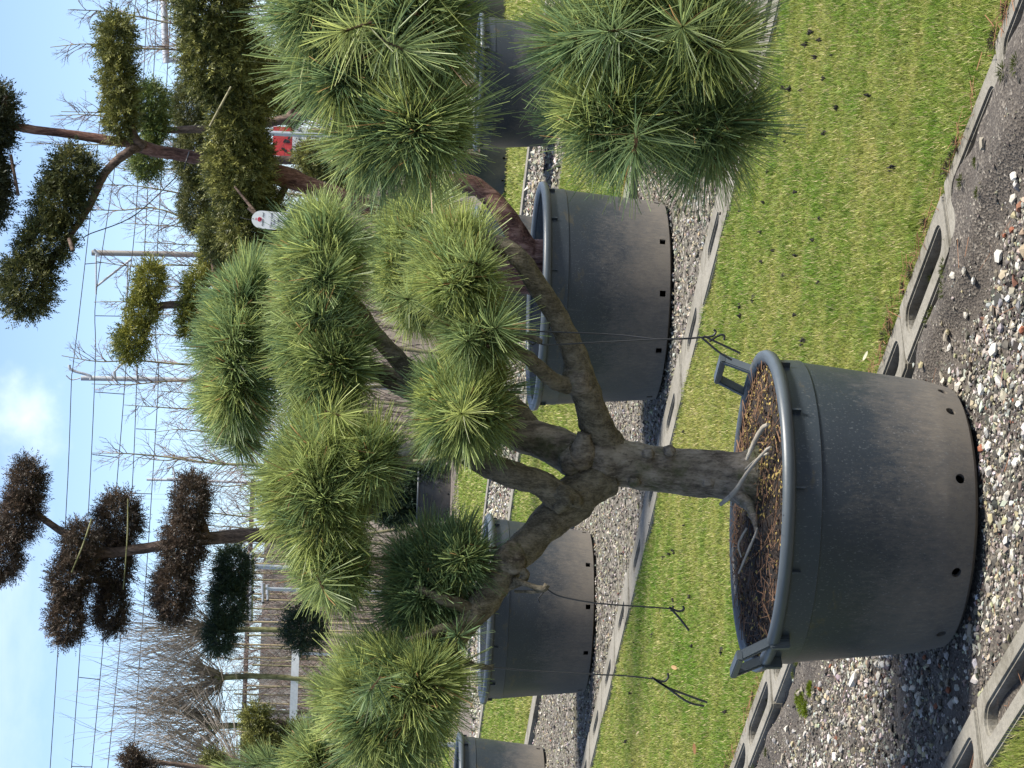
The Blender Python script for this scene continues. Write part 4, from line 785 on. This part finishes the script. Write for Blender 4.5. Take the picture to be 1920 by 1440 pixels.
limb('branch', [(600, 1030, DC, 8), (575, 1100, DC + .2, 6), (570, 1170, DC + .3, 4)], yewC, M_yewbark2, 86)

def small_yew(label, base, depth, stem, pads, barkm=M_yewbark2, **kw):
    t = thing('yew_tree', label, 'tree', tuple(base)); 
    for k, s in enumerate(stem): limb('trunk' if k == 0 else 'branch', s, t, barkm, 90 + k, .08, 8)
    for pal, bl, d in pads: yew_pad([(*b, depth + d) for b in bl], t, pal, **{**dict(dens=420, L=.11, leaf=.042, lw=.012, K=9), **kw})
    return t
small_yew('golden green yew with three small clouds behind the pine top', (qG[0], qG[1], .63), 22.0,
          [[(930, 520, 22, 10), (760, 540, 22, 9), (600, 565, 22, 9), (470, 572, 22, 8), (395, 573, 22, 8), (310, 572, 22, 7), (290, 585, 22, 6), (270, 630, 22, 3)], [(420, 573, 22, 5), (400, 500, 22, 4), (395, 450, 22, 3)], [(390, 573, 22, 5), (362, 575, 22, 4), (355, 620, 22, 3)]],
          [('gold', [(252, 312, 484, 570), (235, 300, 545, 620), (212, 282, 600, 682)], 0), ('gold', [(345, 382, 503, 580), (336, 376, 560, 642)], 0), ('gold', [(376, 420, 400, 470), (375, 412, 450, 540)], .2), ('olive', [(400, 470, 470, 540), (395, 450, 540, 600)], .4)])
small_yew('light green two tiered yew in the handled pot at the right', (qD[0], qD[1], .66), 22.6,
          [[(950, 158, 22.6, 11), (700, 190, 22.6, 10), (500, 230, 22.6, 9), (400, 240, 22.6, 9), (300, 245, 22.6, 5), (260, 245, 22.6, 3)], [(540, 222, 22.6, 6), (555, 190, 22.6, 4)]],
          [('bright', [(243, 318, 148, 240), (262, 318, 200, 275), (246, 308, 260, 342)], 0), ('bright', [(512, 580, 135, 240), (520, 590, 60, 150)], .3), ('green', [(560, 640, 120, 220)], .5)])
small_yew('dark green yew with one long flat cloud behind the red stem', (qH[0], qH[1], .58), 29.0,
          [[(900, 288, 29, 9), (700, 300, 29, 8), (500, 300, 29, 8), (380, 300, 29, 6), (345, 300, 29, 3)], [(640, 300, 29, 5), (620, 320, 29, 4)]],
          [('green', [(318, 392, 150, 250), (325, 398, 230, 350), (335, 396, 330, 440)], 0), ('olive', [(548, 650, 258, 330), (560, 690, 300, 370)], -2.0), ('dark', [(640, 700, 290, 370)], -2.0)])
small_yew('dark yew bush low behind the pine by the brown path', (qJ[0], qJ[1], .6), 48.0, [[(870, 930, 48, 5), (800, 930, 48, 5), (740, 930, 48, 4)]], [('deep', [(690, 800, 880, 985), (740, 850, 860, 960)], 0)], L=.2, leaf=.08, lw=.03, dens=160)
sE = P(1000, 1465, 24)
small_yew('small cone of olive yew at the left before the white board', (sE[0], 24, 0), 24.0, [[(1000, 1465, 24, 8), (800, 1450, 24, 8), (640, 1410, 24, 6), (520, 1350, 24, 4)]], [('olive', [(452, 512, 1318, 1375), (455, 520, 1350, 1440), (500, 640, 1350, 1450)], 0)])
small_yew('little bronze yew tip above the rows at the left edge', (P(700, 1470, 23)[0], 23, 0), 23.0, [[(1000, 1470, 23, 7), (600, 1460, 23, 7), (300, 1430, 23, 4), (260, 1425, 23, 3)]], [('rust', [(228, 268, 1398, 1450), (240, 300, 1420, 1480)], 0), ('olive', [(378, 420, 1405, 1460)], .2)])

# ------------------------------------------------------------------ wire ties with hooks, hanging from the pine
def wire_tie(label, top, loop, hook):
    t = thing('wire_tie', label, 'wire', tuple(P(*top[-1])), 'wire ties hanging from the front pine')
    for w_ in loop: part('wire', tube(MB(), [P(*q) for q in w_], .0022, 5, len(w_) * 6), M_wire, t, True)
    for h_ in hook: part('hook', tube(MB(), [P(*q) for q in h_], .0032, 5, len(h_) * 6), M_wire, t, True)
    return t
d1 = DA - .22
wire_tie('doubled dark wire hanging over the middle pot to the right handle', [(1010, 640, d1), (1335, 634, d1)], [[(1008, 634, d1), (1018, 646, d1), (1060, 645, d1), (1140, 641, d1), (1220, 637, d1), (1290, 635, d1), (1322, 632, d1)], [(985, 632, d1 + .02), (1000, 622, d1 + .02), (1080, 624, d1 + .02), (1160, 628, d1 + .02), (1240, 636, d1), (1322, 632, d1)], [(990, 640, d1 + .03), (1000, 646, d1), (1012, 634, d1)]],
         [[(1315, 632, d1), (1330, 645, d1), (1348, 660, d1), (1372, 675, d1)], [(1320, 630, d1), (1345, 642, d1), (1388, 662, d1)], [(1318, 632, d1), (1336, 630, d1), (1342, 622, d1), (1338, 618, d1)], [(1330, 640, d1), (1350, 628, d1), (1358, 630, d1), (1357, 638, d1)]])
d2 = DA - .18
wire_tie('single dark wire with two hooks over the left lawn', [(1020, 1107, d2), (1258, 1140, d2)], [[(1018, 1112, d2), (1024, 1104, d2), (1050, 1118, d2), (1120, 1131, d2), (1200, 1137, d2), (1258, 1141, d2)], [(1020, 1110, d2), (1010, 1122, d2), (1012, 1130, d2)]], [[(1255, 1138, d2), (1275, 1160, d2), (1292, 1182, d2)], [(1257, 1140, d2), (1272, 1146, d2), (1282, 1143, d2), (1281, 1136, d2)], [(1258, 1146, d2), (1263, 1136, d2)]])
d3 = DA - .16
wire_tie('leftmost grey wire ending in two long prongs above the lawn', [(890, 1250, d3), (1225, 1272, d3)], [[(900, 1248, d3), (930, 1252, d3), (1000, 1258, d3), (1100, 1264, d3), (1170, 1267, d3), (1228, 1273, d3)]], [[(1222, 1270, d3), (1250, 1288, d3), (1290, 1304, d3), (1326, 1317, d3)], [(1226, 1272, d3), (1255, 1292, d3), (1290, 1316, d3), (1320, 1324, d3)], [(1228, 1274, d3), (1245, 1278, d3), (1253, 1270, d3), (1252, 1262, d3)]])

# ------------------------------------------------------------------ background: bare nursery trees
def twig(mb, p, d, L, r, depth, col, spread=.6, kids=3):
    n = 4 if L > .25 else 3; pts = [p]; dd = norm(d)
    for i in range(n): dd = norm(dd + .13 * rng.normal(size=3) + np.array([0, 0, .05])); pts.append(pts[-1] + dd * L / n)
    pts = np.array(pts); tube(mb, pts, np.linspace(r, r * .35, n + 1), 3, n + 1, cap=False, col=np.array(col) * rng.uniform(.75, 1.25))
    if depth:
        for k in range(kids):
            f = rng.uniform(.25, .95); i = min(int(f * n), n - 1); q = pts[i] + (pts[i + 1] - pts[i]) * (f * n - i); e = norm(pts[i + 1] - pts[i]); s = norm(np.cross(e, norm(rng.normal(size=3))))
            twig(mb, q, e * (1 - spread * .55) + s * spread, L * rng.uniform(.35, .6), r * .55, depth - 1, col, spread, max(2, kids - 1))
def young_tree(H, seed, label='slender bare young tree standing in the background nursery rows'):
    t = thing('young_tree', label, 'tree', (0, 0, 0), 'bare young trees in the background rows'); a = rng.uniform(0, 6.28); pts = []; x = y = 0
    for z in np.linspace(0, H, 12): pts.append((x, y, z)); x += .05 * rng.normal(); y += .05 * rng.normal()
    r = np.linspace(.046, .006, 12); part('trunk', tube(MB(), pts, r, 7, 30, .08, seed=seed), M_greenbark, t, True); mb = MB(); pts = np.array(pts)
    for k in range(46):
        z = rng.uniform(.36, .97) * H; f = z / H * 11; i = min(int(f), 10); q = pts[i] + (pts[i + 1] - pts[i]) * (f - i); b = rng.uniform(0, 6.28); u_ = rng.uniform(.5, 1.1)
        twig(mb, q, np.array([math.cos(b), math.sin(b), u_]), rng.uniform(.6, 1.0) * (1.7 * (1 - z / H) + .30), .008, 2, (.17, .12, .105) if rng.random() < .6 else (.14, .115, .09), .6, 3)
    part('crown', mb, M_twig, t); return t
protos = [young_tree(6.0, s) for s in range(5)]
used = [False] * 5; cnt = 0; YT = []; CN = []
ONES = 'zeroth first second third fourth fifth sixth seventh eighth ninth tenth eleventh twelfth thirteenth fourteenth fifteenth sixteenth seventeenth eighteenth nineteenth'.split()
def ordinal(k):
    if k < 20: return ONES[k]
    t_, o1 = divmod(k, 10); return ['twentieth', 'thirtieth', 'fortieth', 'fiftieth'][t_ - 2] if o1 == 0 else ['twenty', 'thirty', 'forty', 'fifty'][t_ - 2] + '-' + ONES[o1]
def place_young(xtop, y, d):
    global cnt
    k = cnt % 5; cnt += 1; top = P(xtop, y, d); base = np.array([top[0] + .03 * rng.normal(), d, 0]); s = max(top[2], 2.6) / 6.0
    sc_ = (min(1.15, s * 1.02),) * 2 + (s,)
    if not used[k]: used[k] = True; o = protos[k]; o.location = base; o.scale = sc_; o.rotation_euler = (0, 0, rng.uniform(0, 6.28))
    else: o = copy_tree(protos[k], tuple(base), None, sc_, rng.uniform(0, 6.28))
    YT.append((y, o))
for xt, y, d in [(92, 70, 44), (127, 52, 46), (120, 185, 44), (95, 203, 47), (52, 262, 52), (175, 333, 45), (185, 372, 48), (160, 430, 44), (178, 505, 47), (172, 560, 44), (118, 680, 44), (175, 700, 47), (228, 780, 46), (172, 834, 44), (255, 878, 48), (300, 940, 50), (205, 20, 50), (215, 120, 52), (240, 300, 55), (250, 465, 56), (255, 600, 56), (262, 640, 52), (280, 745, 55), (290, 805, 53), (330, 905, 56), (340, 975, 52), (350, 1020, 50), (235, 535, 52), (225, 400, 54)]: place_young(xt, y, d)
for y in (1052, 1078, 1105, 1128, 1150, 1208, 1222, 1243, 1290, 1303, 1322, 1335, 1384, 1398, 1415, 1432): place_young(rng.uniform(345, 410), y + rng.uniform(-4, 4), rng.uniform(47, 60))
for k_, (_, o) in enumerate(sorted(YT, key=lambda q: q[0])): o['label'] = f'slender bare young tree, {ordinal(k_ + 1)} from the right in the background rows'
def pollard(xh, y, d, label, seed):
    h_ = P(xh, y, d); t = thing('pollard_tree', label, 'tree', (h_[0], d, 0)); z = h_[2]
    part('trunk', tube(MB(), [(h_[0] + .05, d, 0), (h_[0] - .04, d, z * .4), (h_[0] + .05, d, z * .75), (h_[0], d, z)], [.075, .06, .055, .07], 9, 24, .12, seed=seed), M_pollardbark, t, True); mb = MB()
    for k in range(12):
        b = rng.uniform(0, 6.28); q = np.array([h_[0], d, z - rng.uniform(0, .25)]); e = q + np.array([math.cos(b) * rng.uniform(.08, .3), math.sin(b) * rng.uniform(.08, .3), rng.uniform(.02, .3)])
        tube(mb, [q, (q + e) / 2 + .04 * rng.normal(size=3), e], [.035, .028, .02], 5, 5, .1, col=(.12, .11, .075))
        for m in range(17):
            dd = norm(e - q) * .75 + .38 * rng.normal(size=3) + np.array([0, 0, .55]); twig(mb, e + .03 * rng.normal(size=3), dd, rng.uniform(1.0, 2.4), .009, 1 if m % 2 else 0, (.19, .165, .14), .3, 2)
    part('crown', mb, M_twig, t)
pollard(398, 1182, 47, 'pollarded bare tree with fan of twigs beside the bronze yew', 201)
pollard(402, 1270, 47, 'pollarded bare tree, middle one of the three twiggy fans', 202)
pollard(392, 1362, 47, 'pollarded bare tree, leftmost of the three twiggy fans', 203)
pollard(430, 1450, 42, 'pollarded bare tree cut by the left edge of the picture', 204)
# tangle of red-brown brush behind the rows
br = MB()
for k in range(1150):
    d = rng.uniform(54, 64); y = rng.uniform(-200, 1640); x = P(600, y, d)[0]; hh = rng.uniform(2.2, 4.6) + .5 * math.sin(y * .013)
    twig(br, np.array([x, d, 0.3 + rng.uniform(0, 1.2)]), np.array([.25 * rng.normal(), .2 * rng.normal(), 1.0]), hh, .012, 1, (.20, .155, .135) if rng.random() < .6 else (.17, .145, .12), .5, 4)
stuff('brushwood', br.mesh('brushwood'), M_twig, 'tangled reddish brown brush behind the nursery rows', 'brush')
# embankment with barrier
eb = MB(); n_ = 60; xs = np.linspace(-120, 120, n_); prof = [(64, -.03), (69, 1.6), (73, 3.0), (78, 3.5), (120, 3.5)]
V = np.array([[x, y + .4 * math.sin(x * .4), z + (.25 * fnoise(np.array([x, y]), .3, 8) if z > 0 else 0)] for y, z in prof for x in xs]); i, j = np.meshgrid(np.arange(len(prof) - 1), np.arange(n_ - 1), indexing='ij')
eb.add(V, np.stack([i * n_ + j, i * n_ + j + 1, (i + 1) * n_ + j + 1, (i + 1) * n_ + j], -1).reshape(-1, 4)); structure('embankment', eb.mesh('embankment', True), M_earth)
bt = thing('noise_barrier', 'pale low wall along the embankment behind the left trees', 'wall', (P(500, 1200, 79)[0], 79, 3.4))
x0_ = P(500, 1650, 79)[0]; x1_ = P(500, 900, 79)[0]; xx = x0_
while xx < x1_:
    b = MB(); box(b, (xx + 1.45, 79, 4.4), (2.86, .12, 1.75)); part('panel', b, M_barrier, bt); b = MB(); box(b, (xx, 78.95, 4.45), (.12, .2, 1.9)); part('post', b, M_galv, bt); xx += 3.0
b = MB(); tube(b, [(x0_, 78.9, 5.75), (x1_, 78.9, 5.75)], .09, 6, 2); part('top_rail', b, M_wire, bt)
# railway masts and wires
def mast(name, label, pts, r, arms, m, d):
    base = P(700, pts[0][1], d); t = thing(name, label, 'mast', (P(*pts[0], d)[0], d, 0)); top = P(*pts[0], d)
    low = P(640, pts[1][1], d); part('pole', tube(MB(), [top, P(*pts[1], d), np.array([P(*pts[1], d)[0], d, 0])], r, 10, 8), m, t, True)
    for a_ in arms: part('arm', tube(MB(), [P(x, y, d - .2) for x, y in a_[0]], a_[1], 6, len(a_[0]) * 2), M_mast, t, True)
DM = 66
mast('railway_mast', 'stout beige railway mast with side bracket at the picture top', [(172, 474), (420, 479)], .085, [([(180, 470), (180, 552)], .025), ([(246, 486), (182, 536)], .035), ([(240, 488), (237, 575)], .022), ([(176, 468), (186, 480)], .05)], M_wood, DM)
mast('railway_mast', 'light grey railway mast with bent top bracket in the middle', [(152, 709), (400, 714)], .075, [([(130, 684), (134, 694), (168, 704), (170, 712)], .045), ([(124, 704), (134, 712), (150, 709)], .02), ([(212, 700), (230, 680)], .03), ([(214, 696), (216, 714)], .05), ([(258, 704), (258, 714)], .04), ([(256, 680), (256, 712)], .02)], M_mast, DM)
mast('railway_mast', 'small far mast with crossarm beside the bronze yew', [(275, 899), (420, 903)], .06, [([(314, 878), (325, 878), (328, 920), (318, 920)], .05), ([(313, 898), (352, 901)], .09)], M_mast, 105)
gm = thing('steel_gantry', 'pale steel beam behind the twigs at the top right', 'gantry', (P(700, 118, 60)[0], 60, 0))
b = MB(); tube(b, [P(312, 118, 60), P(309, 60, 60), P(306, -60, 60)], .09, 8, 4); part('beam', b, M_mast, gm, True)
pt_ = P(312, 112, 60); b = MB(); tube(b, [pt_, (pt_[0], 60, 0)], .07, 8, 3); part('post', b, M_mast, gm, True)
def wire(label, pts, d=DM - .3):
    W = [P(*q, d) for q in pts]; mb = MB(); tube(mb, W, .012, 4, len(W) * 4); single('overhead_wire', mb, M_wire, tuple(W[0]), label, 'wire', 'overhead railway wires')
ext = lambda pts: [tuple(2 * np.array(pts[0]) - np.array(pts[1]))] + pts + [tuple(2 * np.array(pts[-1]) - np.array(pts[-2]))]
wire('topmost overhead wire crossing the whole sky', ext([(210, 0), (187, 233), (163, 462), (137, 686), (134, 713), (127, 900), (109, 1211), (94, 1440)]))
wire('second overhead wire from the top, left of the stout mast', ext([(251, 30), (213, 330), (180, 554), (179, 668), (169, 900), (150, 1219), (134, 1440)]))
wire('third overhead wire, joined to the second by droppers', ext([(275, 33), (255, 400), (237, 575), (236, 686), (219, 907), (195, 1189), (172, 1440)]))
wire('fourth overhead wire, crossing just above the bronze yew cloud', ext([(290, 100), (272, 450), (259, 682), (256, 724), (248, 911), (227, 1185), (202, 1440)]))
wire('lowest overhead wire, touching the tops of the twiggy fans', ext([(310, 200), (295, 470), (292, 630), (297, 713), (284, 930), (276, 1050), (262, 1237), (248, 1440)]))
for k_, (a_, b_) in enumerate([((178, 735), (232, 739)), ((173, 852), (222, 858)), ((148, 1270), (187, 1274)), ((134, 1437), (173, 1438)), ((255, 804), (292, 806)), ((247, 925), (284, 926)), ((214, 1324), (256, 1327)), ((179, 592), (237, 593)), ((160, 495), (194, 492))]):
    wire(['short dropper wire just left of the light grey mast, upper pair', 'short dropper wire above the sky gap right of the bronze yew', 'short dropper wire above the middle twiggy fan', 'short dropper wire at the left edge of the picture', 'short dropper wire left of the light grey mast, lower pair', 'short dropper wire beside the small far mast', 'short dropper wire above the leftmost twiggy fan', 'short dropper wire between the two railway masts', 'short dropper wire beside the stout beige mast'][k_], [a_, b_], DM - .3)
# tubular frames and posts of the nursery
def frame(label, d, arm, post_y, r):
    pt = P(arm[0][0], post_y, d); t = thing('tube_frame', label, 'frame', (pt[0], d, 0)); part('arm', tube(MB(), [P(*q, d - .06) for q in arm], r, 10, 4), M_galv, t, True); part('post', tube(MB(), [pt, (pt[0], d, 0)], r * 1.05, 10, 4), M_galv, t, True)
    part('clamp', tube(MB(), [P(arm[0][0] - 1, post_y - 9, d - .06), P(arm[0][0] - 1, post_y + 9, d - .06)], r * 1.5, 10, 3), M_galv, t, True)
    part('end_cap', tube(MB(), [P(*arm[-1], d - .06), P(arm[-1][0], arm[-1][1] + 3, d - .06)], r * 1.05, 10, 2), M_wire, t, True)
frame('galvanised tube frame with a long arm below the bronze yew', 26, [(472, 1034), (471, 1100), (470, 1162)], 1062, .026)
frame('smaller tube frame behind the first, upper of the pair', 42, [(494, 1098), (493, 1128)], 1103, .026)
frame('smaller tube frame behind the first, lower of the pair', 44, [(503, 1100), (502, 1124)], 1105, .026)
for y, d, lab in ((248, 40, 'grey galvanised post in front of the red banner'), (1388, 40, 'grey galvanised post at the left beyond the olive yew')):
    pt = P(470 if y < 900 else 555, y, d); mb = MB(); tube(mb, [pt, (pt[0], d, 0)], .045, 10, 4); single('steel_post', mb, M_galv, (pt[0], d, 0), lab, 'post', None, True)
# red and white banner
bn = thing('banner', 'red and white banner with dark figures behind the right stem', 'banner', tuple(P(546, 265, 46))); s46 = 46 / FPX
def panel(name, x0, x1, y0, y1, m, d, th=.02):
    c = P((x0 + x1) / 2, (y0 + y1) / 2, d); b = MB(); box(b, c, ((y1 - y0) * s46, th, (x1 - x0) * s46)); return part(name, b, m, bn)
panel('red_panel', 512, 548, 238, 292, M_red, 46); panel('white_panel', 548.3, 576, 238, 292, M_white, 46)
def bmark(name, pts, m):
    W = [P(x, y, 45.985) for x, y in pts]; b = MB(); n_ = len(W); b.add(np.vstack([W, np.array(W) - [0, .006, 0]]), np.array([[0, i, i + 1] for i in range(1, n_ - 1)] + [[n_, n_ + i, n_ + i + 1] for i in range(1, n_ - 1)])); part(name, b, m, bn)
bmark('figure', [(543, 254), (541, 258), (539, 260), (542, 262), (544, 259), (545, 254)], M_black)
bmark('figure', [(530, 267), (533, 262), (535, 260), (538, 262), (543, 263), (544, 268), (538, 267), (535, 268)], M_black)
bmark('figure', [(527, 278), (530, 276), (534, 279), (538, 281), (537, 287), (534, 285), (532, 281)], M_black)
bmark('figure', [(546, 278), (549, 278), (549, 289), (547, 286), (544, 282)], M_black)
for pts in ([(553, 241), (558, 243), (566, 244)], [(556, 256), (559, 255), (562, 257)], [(558, 260), (563, 262), (570, 263)], [(557, 267), (562, 268), (568, 269)], [(556, 282), (560, 284), (564, 280)], [(560, 246), (563, 247)]):
    b = MB(); tube(b, [P(x, y, 45.98) for x, y in pts], .008, 4, 6); part('writing', b, M_black, bn)
for y in (246, 286):
    pt = P(512, y, 46.05); b = MB(); tube(b, [pt, (pt[0], 46.05, 0)], .025, 8, 3); part('pole', b, M_bamboo, bn, True)
# white board and canes on the left
wb = thing('white_board', 'long white board on posts among the left tree rows', 'board', (P(552, 1280, 47)[0], 47, 0))
b = MB(); s47 = 47 / FPX; box(b, P(552, 1285, 47), (150 * s47, .04, 14 * s47)); part('board', b, M_white, wb)
for y in (1225, 1345): pt = P(552, y, 47.04); b = MB(); box(b, (pt[0], 47.06, pt[2] / 2), (.05, .05, pt[2])); part('post', b, M_galv, wb)
for k_, y in enumerate(list(np.linspace(1040, 1436, 24)) + [256, 268, 276, 283, 305, 400, 330, 205, 60, 90, 180]):
    d = rng.uniform(46, 58); tp = P(rng.uniform(430, 480) if y > 900 else rng.uniform(430, 500), y + rng.uniform(-6, 6), d); ln_ = .06 * rng.normal(size=2); mb = MB(); tube(mb, [(tp[0] + ln_[0], d, 0), tp], .022, 6, 3); CN.append((y, single('bamboo_cane', mb, M_bamboo if k_ % 3 else M_greenbark, (tp[0] + ln_[0], d, 0), 'thin upright cane among the background tree rows', 'cane', 'canes in the background rows', True)))
for k_, (_, o) in enumerate(sorted(CN, key=lambda q: q[0])): o['label'] = f'thin upright cane, {ordinal(k_ + 1)} from the right among the background rows'
